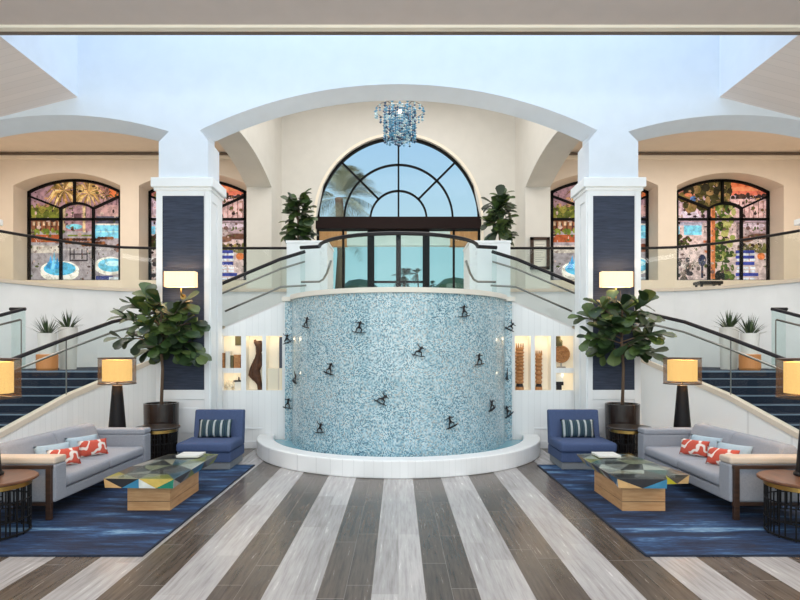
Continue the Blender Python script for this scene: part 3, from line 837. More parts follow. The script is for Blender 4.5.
    for (a_, b_, c_, d_) in ((2.227, 2.534, 1.11, 2.15), (2.61, 2.917, 1.11, 2.15), (3.014, 3.417, 1.11, 1.44), (3.014, 3.417, 1.535, 2.15)):
        y2 = YN + .24
        n.face([(s * a_, y2, c_), (s * b_, y2, c_), (s * b_, y2, d_), (s * a_, y2, d_)])
        for z in (c_, d_): n.face([(s * a_, YN, z), (s * b_, YN, z), (s * b_, y2, z), (s * a_, y2, z)])
        for x in (a_, b_): n.face([(s * x, YN, c_), (s * x, y2, c_), (s * x, y2, d_), (s * x, YN, d_)])
    struct(n.build('wall_niche_' + sd, fix=False), f'white wall with four lit display niches between fountain and {sd} pillar', 'wall')
    struct(M('white_paint').box(s * 2.6, s * 3.33, YN - .03, YN, 0, .14).box(s * 2.6, s * 3.33, YN - .02, YN, .36, .40).build('baseboard_niche_' + sd, bevel=.006), f'white baseboard under the {sd} niches', 'baseboard')
    # balcony
    bp = [(s * -x, y) for x, y in bal]
    b = M('white_paint')
    for p, q in zip(bp, bp[1:]): b.face([(*p, 0), (*q, 0), (*q, ZB - .05), (*p, ZB - .05)])
    b.face([(s * 2.6, 14.5, 0), (s * 2.6, 17.0, 0), (s * 2.6, 17.0, ZB), (s * 2.6, 14.5, ZB)])
    poly = bp + [(s * 12.2, 11.2), (s * 12.2, 17.0), (s * 2.6, 17.0)]
    b.use('beige_cap').face([(*p, ZB) for p in poly])
    b.face([(*p, ZB - .3) for p in poly])
    b.use('white_paint').face([(s * 9.25, 11.2, 0), (s * 12.2, 11.2, 0), (s * 12.2, 11.2, ZB), (s * 9.25, 11.2, ZB)])
    struct(b.build('wall_balcony_' + sd, fix=False), f'curved white balcony wall and floor of the {sd} bay', 'wall')
    e = M('beige_cap')
    oo = [(p[0] - s * (.0 if i < 2 else .04), p[1] - .04) for i, p in enumerate(bp)]
    for p, q, a_, b_ in zip(bp, bp[1:], oo, oo[1:]):
        e.face([(*a_, ZB - .05), (*b_, ZB - .05), (*b_, ZB + .03), (*a_, ZB + .03)])
        e.face([(*a_, ZB + .03), (*b_, ZB + .03), (q[0] + s * .1, q[1] + .15, ZB + .03), (p[0] + s * .1, p[1] + .15, ZB + .03)])
        e.face([(*a_, ZB - .05), (*b_, ZB - .05), (*q, ZB - .05), (*p, ZB - .05)])
    struct(e.build('trim_8' if s < 0 else 'trim_9', fix=False), f'beige edge of the {sd} balcony', 'trim')
    # pedestal piers beside the landing
    pr = M('white_paint').box(s * 1.42, s * 2.24, 11.2, 12.2, L_, 4.02).box(s * 1.405, s * 2.255, 11.185, 12.215, 4.02, 4.07)
    struct(pr.build('pillar_landing', bevel=.008), f'short white pier at the {sd} end of the fountain landing', 'pier')
    nw = M('white_paint').box(s * 8.42, s * 8.95, 11.25, 11.75, ZB, 4.5).box(s * 8.34, s * 9.02, 11.18, 11.82, 4.5, 4.62)
    struct(nw.build('pillar_newel', bevel=.01), f'white newel pier at the outer end of the {sd} balcony', 'pier')

# ---- glass balustrades
def interp(pts, n):
    out = []
    for p, q in zip(pts, pts[1:]):
        for i in range(n): out.append(tuple(p[k] + (q[k] - p[k]) * i / n for k in range(len(p))))
    out.append(pts[-1]); return out
def balustrade(label, groups, rails, low=None, posts=(), name='glass_balustrade'):
    """groups: list of glass ribbons, each a list of (x,y,z_base,z_top)."""
    p0 = groups[0][0]; r = empty(name, (p0[0], p0[1], p0[2])); tag(r, label, 'railing', 'glass balustrades')
    for g in groups:
        m = M('rail_glass')
        for p, q in zip(g, g[1:]):
            m.face([(p[0], p[1], p[2]), (q[0], q[1], q[2]), (q[0], q[1], q[3]), (p[0], p[1], p[3])])
        m.build('glass_panel', r, fix=False)
    for rl in rails: M('dark_rail').tube(rl, .034, 6).build('handrail', r)
    for lw in (low or []): M('steel').tube(lw, .02, 6).build('grab_rail', r, smooth=True); tag(r.children[-1], 'thin steel grab rail')
    for p in posts: M('steel').tube([(p[0], p[1], p[2]), (p[0], p[1], p[3])], .012, 6).build('post', r)
    return r
arc = []
for i in range(25):
    t = (-84 + 168 * i / 24) * PI / 180; arc.append((1.44 * math.sin(t), 10.30 - 1.30 * math.cos(t), 2.76, 3.74))
ends = [(-1.80, 10.27, 2.76, 3.74)] + arc + [(1.80, 10.27, 2.76, 3.74)]
balustrade('curved glass guard with dark arched handrail on top of the fountain', [ends[:9], ends[8:19], ends[18:]], [[(p[0], p[1], 3.76) for p in ends]],
           [[(1.16 * sg, 9.62, 3.42), (1.24 * sg, 9.72, 3.22), (1.34 * sg, 9.98, 3.14), (1.46 * sg, 10.32, 3.14), (1.80 * sg, 10.36, 3.14)] for sg in (-1, 1)])
for s in (-1, 1):
    sd = side(s)
    X = lambda p: (s * -p[0], *p[1:])
    line = [(-1.80, 10.2, 2.86, 3.74), (-2.3, 10.86, 2.80, 3.58), (-3.35, 10.86, 2.34, 3.15)]
    line = [(-1.80, 10.80, 2.82, 3.76), (-2.3, 10.86, 2.80, 3.62), (-3.4, 10.86, 2.32, 3.16), (-4.63, 10.9, 1.75, 2.62), (-5.27, 10.32, 1.40, 2.38), (-5.79, 9.75, 1.09, 2.06), (-6.42, 8.96, .56, 1.62), (-7.0, 8.12, .1, 1.2)]
    line = [X(p) for p in line]
    gr = [interp(line[i:i + 2], 3) for i in range(len(line) - 1)]
    low = [(s * (abs(p[0]) + .02), p[1] + .08, p[3] - .16) for p in line]
    low2 = [(p[0], p[1] + .12, p[2] + .32) for p in line[:3]]
    balustrade(f'glass balustrade with dark handrail on the fountain side of the {sd} stairs', gr, [[(p[0], p[1], p[3] + .02) for p in line]], [low, low2], [(p[0], p[1] + .01, p[2], p[3]) for p in (line[3], line[5])])
    ln = [X(p) for p in ((-7.55, 11.62, 1.46, 2.66), (-8.1, 11.62, 1.46, 2.66), (-8.9, 10.6, 1.02, 2.05), (-9.8, 9.6, .5, 1.5))]
    ln = [X(p) for p in ((-7.56, 11.55, 1.46, 2.69), (-8.05, 11.5, 1.46, 2.69))] , [X(p) for p in ((-8.05, 11.5, 1.46, 2.69), (-9.3, 10.2, .82, 1.9), (-10.0, 9.2, .3, 1.3))]
    rl = [X((-7.98, 11.5, 2.72)), X((-7.66, 11.5, 2.72))], [X((-7.70, 11.5, 2.72)), X((-8.6, 10.6, 2.25)), X((-9.6, 9.4, 1.55))]
    gg = [[(s * 7.68, 11.52, 1.46, 2.69), (s * 8.6, 10.6, .95, 2.22), (s * 9.6, 9.4, .4, 1.52)], [(s * 7.68, 11.54, 1.46, 2.69), (s * 7.98, 11.54, 1.46, 2.69)]]
    balustrade(f'short outer glass balustrade beside the planters on the {sd} stairs', gg, list(rl), [[(s * 7.72, 11.44, 2.50), (s * 8.6, 10.5, 2.07), (s * 9.6, 9.3, 1.37)]], [(s * 7.72, 11.46, 1.46, 2.5)])
    bl = [(s * -x * 1.0, y + .05, ZB + .03, 4.5) for x, y in bal[:-1]]
    bl[0] = (s * 2.3, bl[0][1], ZB + .03, 4.5)
    gr = [[(s * 2.3, 14.55, ZB + .03, 4.5), (s * 4.3, 14.55, ZB + .03, 4.5)], [(s * 4.3, 14.55, ZB + .03, 4.5), (s * 6.4, 14.55, ZB + .03, 4.5)]] + [bl[1:4], bl[3:6], bl[5:]]
    balustrade(f'curved glass balustrade along the edge of the {sd} balcony', gr, [[(p[0], p[1], 4.52) for p in bl]])

# ---- fountain
r = empty('fountain', (0, yc, 0)); tag(r, 'large half-round fountain wall clad in pale blue mosaic above a white curved basin', 'fountain')
ang = lambda a0, a1, n: [(a0 + (a1 - a0) * i / n) * PI / 180 for i in range(n + 1)]
def ring(m, r0, r1, z0, z1, a0=-90, a1=90, n=64):
    A = ang(a0, a1, n); q = lambda R, t, z: (R * math.sin(t), yc - R * math.cos(t), z)
    for t, u in zip(A, A[1:]):
        m.face([q(r1, t, z0), q(r1, u, z0), q(r1, u, z1), q(r1, t, z1)])
        m.face([q(r1, t, z1), q(r1, u, z1), q(r0, u, z1), q(r0, t, z1)])
        m.face([q(r0, t, z0), q(r0, u, z0), q(r0, u, z1), q(r0, t, z1)])
        m.face([q(r1, t, z0), q(r1, u, z0), q(r0, u, z0), q(r0, t, z0)])
    for t in (A[0], A[-1]): m.face([q(r0, t, z0), q(r1, t, z0), q(r1, t, z1), q(r0, t, z1)])
    return m
o = ring(M('mosaic'), 1.9, 2.03, .05, 2.79, -82, 82)
for s in (-1, 1): o.use('mosaic_flat').box(s * 1.96, s * 2.13, 10.5, 10.7, .02, 2.79)
o.build('mosaic_wall', r, smooth=False)
o = M('coping_stone')
def cop_r(deg):                                   # the coping sweeps out into a short wing at either end
    return 2.09
Ac = ang(-76, 76, 56); Q = lambda R, t, z: (R * math.sin(t), yc - R * math.cos(t), z)
outer = [(-2.17, 10.40), (-2.0, 10.38)] + [(2.09 * math.sin(t), yc - 2.09 * math.cos(t)) for t in ang(-70, 70, 48)] + [(2.0, 10.38), (2.17, 10.40)]
inner = [(-2.17, 10.70), (-1.86, 10.70)] + [(1.78 * math.sin(t), yc - 1.78 * math.cos(t)) for t in ang(-70, 70, 48)] + [(1.86, 10.70), (2.17, 10.70)]
for i in range(len(outer) - 1):
    a_, b_, c_, d_ = outer[i], outer[i + 1], inner[i + 1], inner[i]
    for z in (2.79, 2.87): o.face([(*a_, z), (*b_, z), (*c_, z), (*d_, z)])
    o.face([(*a_, 2.79), (*b_, 2.79), (*b_, 2.87), (*a_, 2.87)]); o.face([(*d_, 2.79), (*c_, 2.79), (*c_, 2.87), (*d_, 2.87)])
for a_, d_ in ((outer[0], inner[0]), (outer[-1], inner[-1])): o.face([(*a_, 2.79), (*d_, 2.79), (*d_, 2.87), (*a_, 2.87)])
o.build('coping', r); tag(r.children[-1], 'beige stone coping')
ring(M('white_plank'), 2.36, 2.66, 0, .27, -86.6, 86.6, 72).build('basin', r, bevel=.02); tag(r.children[-1], 'low white curved basin wall')
ring(M('water'), 2.02, 2.37, .02, .18, -85.5, 85.5).build('water', r)

# surfers on the mosaic
def surfer_parts(root, pose):
    vs = [(0, 0, .115), (0.0, 0, .165), (.012, 0, .205), (.02, 0, .222), (.026, 0, .24),           # pelvis spine neck head
          (-.028, .0, .2), (-.07, -.01, .19), (-.105, -.0, .205),                                      # arm A
          (.045, .0, .198), (.08, -.012, .178), (.11, -.01, .195),                                     # arm B
          (-.022, 0, .1), (-.055, -.012, .065), (-.06, 0, .02), (-.075, -.01, .012),                                   # leg A
          (.022, 0, .1), (.06, -.012, .075), (.055, 0, .02), (.07, -.01, .012)]
    ra = [.02, .024, .022, .011, .02, .013, .010, .008, .013, .010, .008, .018, .015, .011, .009, .018, .015, .011, .009]
    if pose:
        vs = [(x * (1.15 if i > 10 else .9) + (.03 if z > .12 else 0), y, z * (.86 if z > .09 else 1) ) for i, (x, y, z) in enumerate(vs)]
        vs[7] = (-.05, -.01, .255); vs[6] = (-.04, -.01, .215)
    ed = [(0, 1), (1, 2), (2, 3), (3, 4), (2, 5), (5, 6), (6, 7), (2, 8), (8, 9), (9, 10), (0, 11), (11, 12), (12, 13), (13, 14), (0, 15), (15, 16), (16, 17), (17, 18)]
    me = bpy.data.meshes.new('body'); me.from_pydata([(x, y - .045, z) for x, y, z in vs], ed, []); me.materials.append(MATS['bronze'])
    o = bpy.data.objects.new('body', me); COL.objects.link(o); o.parent = root
    sk = o.modifiers.new('skin', 'SKIN'); sk.use_smooth_shade = True
    for i, d in enumerate(me.skin_vertices[0].data): d.radius = (ra[i] * .9, ra[i] * .9); d.use_root = (i == 0)
    ss = o.modifiers.new('sub', 'SUBSURF'); ss.levels = ss.render_levels = 1
    m = M('bronze'); n = 14; lo = []; hi = []
    for i in range(n):
        t = 2 * PI * i / n; x = .15 * math.cos(t); w = .034 * math.sin(t) * (1 - .25 * math.cos(t))
        zz = .03 * max(0, abs(x) / .15 - .6) ; lo.append((x, w - .045, zz - .006)); hi.append((x, w - .045, zz + .006))
    m.add(lo + hi, [tuple(range(n))[::-1], tuple(range(n, 2 * n))] + [(i, (i + 1) % n, n + (i + 1) % n, n + i) for i in range(n)])
    me = m.build('surfboard', None); me.parent = root
    me2 = M('bronze').tube([(0, -.03, 0), (0, .012, 0)], .006, 6).build('mounting_pin', None); me2.parent = root
proto = []
spots = [(307, 322, 'crouching bronze surfer high up near the left edge of the mosaic'),
         (287, 338, 'bronze surfer on the left rim of the mosaic, uppermost of the three there'),
         (359, 327, 'bronze surfer near the top of the mosaic, between left edge and middle'),
         (417, 350, 'upright bronze surfer above the middle of the mosaic'),
         (463, 311, 'highest bronze surfer on the mosaic, under the coping right of the doors'),
         (510, 325, 'bronze surfer on the right rim of the mosaic, uppermost of the three there'),
         (477.5, 359, 'bronze surfer right of the upright middle surfer, near the right edge'),
         (504.5, 374, 'bronze surfer near the right rim of the mosaic, at mid height'),
         (511, 410, 'bronze surfer on the right rim of the mosaic, lowest of the three there'),
         (490, 404, 'bronze surfer near the right edge, second lowest on that side of the mosaic'),
         (450.5, 421, 'bronze surfer low on the mosaic, right of the middle'),
         (380, 397, 'bronze surfer just below the middle of the mosaic, left of center'),
         (329.5, 368, 'bronze surfer at mid height in the left half of the mosaic'),
         (296, 377, 'small bronze surfer at mid height beside the left rim'),
         (287, 403, 'bronze surfer on the left rim of the mosaic, lowest of those on the rim'),
         (321, 427, 'lowest bronze surfer in the left half of the mosaic, above the basin')]
for i, (px, py, lab) in enumerate(spots):
    dx = (px - CX) / F; R = 2.03
    # ray hits circle (0,yc) R: (dx t)^2+(t-yc)^2=R^2
    A_, B_, C_ = dx * dx + 1, -2 * yc, yc * yc - R * R
    disc_ = B_ * B_ - 4 * A_ * C_
    t = (-B_ - math.sqrt(disc_)) / (2 * A_) if disc_ > 0 else -B_ / (2 * A_)
    x, y = dx * t, t; th = max(-1.36, min(1.36, math.atan2(x, yc - y))); x, y = R * math.sin(th), yc - R * math.cos(th)
    z = CH + (HY - py) / F * t - .09
    if i in (1, 5, 8, 14):                        # the four on the narrow flat ends of the wall
        sg = -1 if px < CX else 1; x, y, th = sg * 2.06, 10.5, sg * .5; z = CH + (HY - py) / F * 10.5 - .09
    if i < 2:
        rt = empty('surfer_figurine'); surfer_parts(rt, i); proto.append(rt)
    else:
        src = proto[i % 2]; rt = src.copy(); COL.objects.link(rt)
        for ch in list(src.children):
            c_ = ch.copy(); COL.objects.link(c_); c_.parent = rt
    rt.location = (x, y, z); rt.rotation_euler = (0, [.22, -.3, .1, .2, -.15, .4, -.1, .35, -.5, -.3, -.35, .45, .25, .3, .1, -.12][i], th)
    rt.scale = (.78, .78, .78)
    tag(rt, lab, 'figurine', 'bronze surfers on the fountain')

# ---- niche display pieces
def jitter_lathe(m, prof, c, n=10): return m.lathe(prof, c, n)
YN = 10.72; YM = YN + .12
# left niches
m = M('driftwood')
x0 = -2.76
for pts, rr in (([(x0 + .08, YM, 1.11), (x0 + .07, YM, 1.22), (x0 + .01, YM, 1.36), (x0 - .01, YM, 1.5), (x0 + .03, YM, 1.68), (x0 + .045, YM, 1.8), (x0 + .07, YM, 1.92), (x0 + .06, YM, 2.06)], [.045, .05, .09, .085, .065, .045, .075, .05]),
                ([(x0 - .03, YM, 1.3), (x0 - .10, YM - .01, 1.40), (x0 - .08, YM, 1.52), (x0 - .02, YM, 1.7)], [.03, .045, .04, .02]),
                ([(x0 + .03, YM, 1.5), (x0 + .10, YM - .02, 1.62), (x0 + .09, YM, 1.82)], [.05, .04, .025]), ([(x0 + .05, YM, 1.95), (x0 - .01, YM, 2.03), (x0 - .02, YM, 2.08)], [.05, .035, .02])):
    m.tube(pts, rr, 8)
tag(m.build('driftwood_sculpture', smooth=True, loc=(x0, YM, 1.11)), 'dark twisted driftwood sculpture in the tall niche left of the fountain', 'sculpture')
tag(M('navy_gloss').box(-2.30, -2.235, YM - .06, YM + .1, 1.53, 2.13).build('display_board', bevel=.01), 'narrow dark navy board standing in the niche next to the fountain', 'board')
tag(M('coral_white').box(-2.52, -2.24, YM - .08, YM + .11, 1.11, 1.53).use('beige_cap').box(-2.32, -2.29, YM - .082, YM - .07, 1.11, 1.53).build('display_block', bevel=.006), 'cream block in the lower part of the niche next to the fountain', 'block')
bk = [(-3.40, .05, .36, 'carved_wood'), (-3.33, .09, .40, 'paper'), (-3.23, .05, .30, 'olive'), (-3.17, .12, .32, 'carved_wood')]
labs = ['brown book at the pillar end of the upper niche left of the fountain', 'white book between brown and olive ones in the left upper niche', 'slim olive book in the left upper niche', 'thick tan book in the left upper niche, beside the divider']
for (bx, w, h, mm), lb in zip(bk, labs):
    tag(M(mm).box(bx, bx + w, YM - .07, YM + .08, 1.535, 1.535 + h * .8).use('paper').box(bx + .005, bx + w - .005, YM - .06, YM + .08, 1.54, 1.535 + h * .8 + .002).build('book', bevel=.003), lb, 'book', 'books in the left niche')
r = empty('picture_plaque', (-3.1, YM, 1.95)); tag(r, 'small olive framed plaque high in the upper niche beside the left pillar', 'plaque')
M('olive').box(-3.18, -3.02, YM + .09, YM + .12, 1.98, 2.14).build('panel', r); M('walnut').box(-3.19, -3.01, YM + .1, YM + .12, 1.97, 2.15).build('frame', r)
m = M('coral_white'); rg = random.Random(8)
for k in range(26):
    a_, e_ = rg.uniform(0, 2 * PI), rg.uniform(.2, 1.5); d = Vector((math.cos(a_) * math.cos(e_), math.sin(a_) * math.cos(e_) * .6, math.sin(e_)))
    b0 = Vector((-3.27, YM, 1.14)); m.tube([b0, b0 + d * .08, b0 + d * rg.uniform(.12, .16) + Vector((0, 0, .02))], [.022, .018, .012], 6)
m.lathe([(0, 0), (.07, 0), (.05, .05), (0, .05)], (-3.27, YM, 1.11), 12)
tag(m.build('coral', smooth=True, loc=(-3.27, YM, 1.11)), 'cream branching coral in the lower niche beside the left pillar', 'ornament')
r = empty('cube_box', (-3.09, YM, 1.11)); tag(r, 'pale box with dark lid beside the coral in the lower niche', 'box')
M('paper').box(-3.16, -3.03, YM - .05, YM + .07, 1.11, 1.27).build('body', r, bevel=.004); M('bronze').box(-3.17, -3.02, YM - .06, YM + .08, 1.27, 1.295).use('bronze').lathe([(.0, 0), (.015, 0), (.012, .06), (.0, .07)], (-3.09, YM, 1.295), 10).build('lid', r)
# right niches
def carved(x, h, seed, lab, wd):
    rg = random.Random(seed); r = empty('carved_figure', (x, YM, 1.11)); tag(r, lab, 'carving', 'carved wooden figures')
    prof = [(.0, .12), (.06, .12)]
    z = .12
    while z < h - .18:
        st = rg.uniform(.05, .09); prof += [(wd * rg.uniform(.7, .85), z + .01), (wd * rg.uniform(.95, 1.1), z + st * .5), (wd * .75, z + st)]; z += st
    prof += [(wd * .9, z + .02), (wd * .6, z + .06), (0, z + .06)]
    M('carved_wood').lathe(prof, (x, YM, 1.11), 10).build('body', r)
    q = M('carved_wood')
    for dx in (-.7, -.2, .3, .75): q.tube([(x + dx * wd, YM, 1.11 + z + .03), (x + dx * wd * 1.05, YM, 1.11 + h)], [.018, .008], 6)
    q.build('crest', r)
    M('carved_wood').lathe([(0, 0), (wd, 0), (wd * .9, .06), (0, .06)], (x, YM, 1.11), 10).build('base', r)
    M('bronze').lathe([(0, .06), (wd * .9, .06), (wd * .7, .12), (0, .12)], (x, YM, 1.11), 10).build('collar', r)
carved(2.345, .90, 3, 'tall carved wooden figure in the niche next to the fountain, right of it', .085)
carved(2.715, .76, 9, 'shorter carved wooden figure in the second niche right of the fountain', .07)
r = empty('woven_disc', (3.15, YM, 1.6)); tag(r, 'round carved wooden disc on a stand in the right upper niche', 'ornament')
m = M('carved_wood')
cx_, cz_ = 3.15, 1.80
for rr in (.15, .11, .07, .03): m.tube([(cx_ + rr * math.cos(t), YM, cz_ + rr * math.sin(t)) for t in [2 * PI * k / 22 for k in range(22)]], .022, 6, closed=True)
for k in range(8): m.tube([(cx_, YM + .01, cz_), (cx_ + .15 * math.cos(k * PI / 4), YM + .01, cz_ + .15 * math.sin(k * PI / 4))], .012, 6)
m.build('disc', r); M('steel').box(3.08, 3.22, YM - .05, YM + .05, 1.535, 1.56).box(3.14, 3.16, YM, YM + .02, 1.55, 1.66).build('stand', r)
tag(M('olive').lathe([(0, 0), (.08, 0), (.085, .1), (.05, .14), (.04, .19), (0, .19)], (3.10, YM + .03, 1.955), 14).build('hanging_gourd', loc=(3.10, YM + .03, 1.955), smooth=True), 'olive gourd ornament above the round disc in the right upper niche', 'ornament')
r = empty('cube_box', (3.09, YM, 1.11)); tag(r, 'pale box with dark foot in the lower niche beside the right pillar', 'box')
M('paper').box(3.03, 3.18, YM - .05, YM + .06, 1.27, 1.43).build('body', r, bevel=.004); M('bronze').box(3.03, 3.18, YM - .05, YM + .06, 1.2, 1.268).box(3.06, 3.15, YM - .03, YM + .04, 1.11, 1.2).build('foot', r)

# ---- rugs
for s, x0, x1 in ((-1, -4.98, -2.36), (1, 2.28, 4.98)):
    o = M('rug_blue').box(x0, x1, 5.14, 9.12, 0.0, .012)
    ob = o.build('area_rug', loc=((x0 + x1) / 2, 7.1, 0)); tag(ob, f'blue rippled rug under the {side(s)} seating group', 'rug', 'blue rugs')
    bd = M('navy_carpet')
    for (a_, b_, c_, d_) in ((x0 - .02, x1 + .02, 5.12, 5.14), (x0 - .02, x1 + .02, 9.12, 9.14), (x0 - .02, x0, 5.14, 9.12), (x1, x1 + .02, 5.14, 9.12)): bd.box(a_, b_, c_, d_, 0, .014)
    bd.build('binding', ob)

# ---- soft shapes
def cushion(m, c, sx, sy, sz, n=10, e=.55, pinch=.0):
    """pillow lying in XZ (sx wide, sz tall), puffed along Y"""
    v = []; f = []
    for sg in (-1, 1):
        for i in range(n + 1):
            for j in range(n + 1):
                u, w = 2 * i / n - 1, 2 * j / n - 1
                h = ((1 - u * u) * (1 - w * w)) ** e if abs(u) < 1 and abs(w) < 1 else 0
                k = 1 - .06 * (1 - abs(w) ** 2) * abs(u) - .0
                k2 = 1 - .06 * (1 - abs(u) ** 2) * abs(w)
                v.append((c[0] + u * sx / 2 * k, c[1] + sg * h * sy / 2, c[2] + w * sz / 2 * k2))
    w_ = n + 1; q = w_ * w_
    for b in (0, q):
        for i in range(n):
            for j in range(n): f.append((b + i * w_ + j, b + (i + 1) * w_ + j, b + (i + 1) * w_ + j + 1, b + i * w_ + j + 1))
    m.add(v, f); return m
def pillow(name, mm, loc, size, rot, label, group):
    m = cushion(M(mm), (0, 0, size[2] / 2), *size)
    o = m.build(name, smooth=True); o.location = loc; o.rotation_euler = rot
    return tag(o, label, 'cushion', group)

# ---- sofas
for s, xf in ((-1, 3.80), (1, 3.67)):
    sd = side(s); y0, y1 = 6.2, 8.6
    r = empty('sofa', (s * (xf + .47), (y0 + y1) / 2, .012)); tag(r, f'grey two-seat sofa with walnut frame in the {sd} seating group', 'sofa', 'grey sofas')
    bx = lambda m, a, b, c, d, e, f_: m.box(s * (xf + a), s * (xf + b), c, d, e, f_)
    bx(M('grey_fabric'), .02, .93, y0 + .2, y1 - .2, .19, .31).build('deck', r, bevel=.02)
    for k, (ya, yb) in enumerate(((y0 + .225, (y0 + y1) / 2 - .004), ((y0 + y1) / 2 + .004, y1 - .225))):
        bx(M('grey_fabric'), 0, .68, ya, yb, .315, .45).build('seat_cushion', r, bevel=.045, seg=4, smooth=True)
        m = M('grey_fabric'); v = []
        pr = [(.60, .44), (.78, .44), (.94, .74), (.88, .80), (.74, .79)]
        n_ = len(pr); vv = [(s * (xf + a), y, z) for y in (ya, yb) for a, z in pr]
        m.add(vv, [tuple(range(n_)), tuple(range(n_, 2 * n_))[::-1]] + [(i, n_ + i, n_ + (i + 1) % n_, (i + 1) % n_) for i in range(n_)])
        m.build('back_cushion', r, bevel=.05, seg=4, smooth=True)
    m = M('grey_fabric'); pr = [(.78, .2), (.92, .2), (1.0, .68), (.93, .70)]; n_ = 4
    vv = [(s * (xf + a), y, z) for y in (y0 + .2, y1 - .2) for a, z in pr]
    m.add(vv, [(0, 1, 2, 3), (7, 6, 5, 4)] + [(i, 4 + i, 4 + (i + 1) % 4, (i + 1) % 4) for i in range(4)])
    m.build('backrest', r, bevel=.025)
    for k, (ya, yb) in enumerate(((y0 + .005, y0 + .22), (y1 - .22, y1))):
        m = bx(M('grey_fabric'), 0, .95, ya, yb, .2, .62); m.build('arm', r, bevel=.02)
        bx(M('tan_fabric' if k == 0 else 'grey_fabric'), 0.0, .97, ya - .005, yb + .005, .62, .70).build('arm_pad', r, bevel=.025, seg=3)
        e0, e1 = (ya - .03, ya - .004) if k == 0 else (yb + .004, yb + .03)
        m = M('walnut'); bx(m, .02, .95, e0, e1, .575, .615); bx(m, .02, .95, e0, e1, .17, .205)
        m.build('side_rail', r, bevel=.004)
        for a in (.03, .89):
            bx(M('walnut'), a, a + .06, e0 - .01, e1 + .01, .012, .615 if True else 0).build('leg', r, bevel=.006)
    # cushions: two pairs
    dx = xf - 3.70
    for k, (yb, tag_y) in enumerate(((7.62, 'far'), (6.98, 'near'))):
        xb = s * (4.20 + dx)
        pillow('lumbar_cushion', 'aqua_fabric', (xb, yb + .05, .455), (.46, .12, .26), (0, 0, 0), f'pale aqua cushion behind the red print one at the {tag_y} end of the {sd} sofa', 'aqua cushions')
        o = bpy.context.scene.objects[-1] if False else None
    for ob in [o for o in COL.objects if o.name.startswith('lumbar_cushion') and o.location.x * s > 0]:
        ob.rotation_euler = (math.radians(-18) , 0, s * math.radians(-62)); 
    for k, (yb, tag_y) in enumerate(((7.58, 'far'), (6.92, 'near'))):
        pillow('throw_cushion', 'red_print', (s * (4.02 + dx), yb, .455), (.38, .12, .22), (math.radians(-16), 0, s * math.radians(-52)), f'red and white print cushion at the {tag_y} end of the {sd} sofa', 'red print cushions')

# ---- lounge chairs
for s, x0, x1 in ((-1, -3.46, -2.60), (1, 2.52, 3.40)):
    sd = side(s); y0, y1 = 8.70, 9.55
    r = empty('lounge_chair', ((x0 + x1) / 2, (y0 + y1) / 2, .013)); tag(r, f'armless blue lounge chair with grey plinth, {sd} of the fountain basin', 'chair', 'blue lounge chairs')
    M('plinth_fabric').box(x0 + .04, x1 - .04, y0 + .06, y1 - .05, .013, .13).build('plinth', r, bevel=.012); tag(r.children[-1], 'grey fabric plinth')
    M('blue_fabric').box(x0 + .02, x1 - .02, y0 + .03, y1 - .02, .13, .29).build('base', r, bevel=.015)
    M('blue_fabric').box(x0, x1, y0 - .02, y1 - .18, .29, .44).build('seat', r, bevel=.045, seg=4, smooth=True)
    m = M('blue_fabric'); pr = [(y1 - .20, .29), (y1 - .0, .29), (y1 + .06, .865), (y1 - .08, .875)]
    vv = [(x, y, z) for x in (x0 + .02, x1 - .02) for y, z in pr]
    m.add(vv, [(0, 1, 2, 3), (7, 6, 5, 4)] + [(i, 4 + i, 4 + (i + 1) % 4, (i + 1) % 4) for i in range(4)])
    m.build('backrest', r, bevel=.025, seg=3)
    pillow('striped_cushion', 'stripe_print', ((x0 + x1) / 2, y1 - .33, .442), (.56, .16, .3), (math.radians(-14), 0, 0), f'green, navy and white striped cushion on the {sd} blue lounge chair', 'striped cushions')

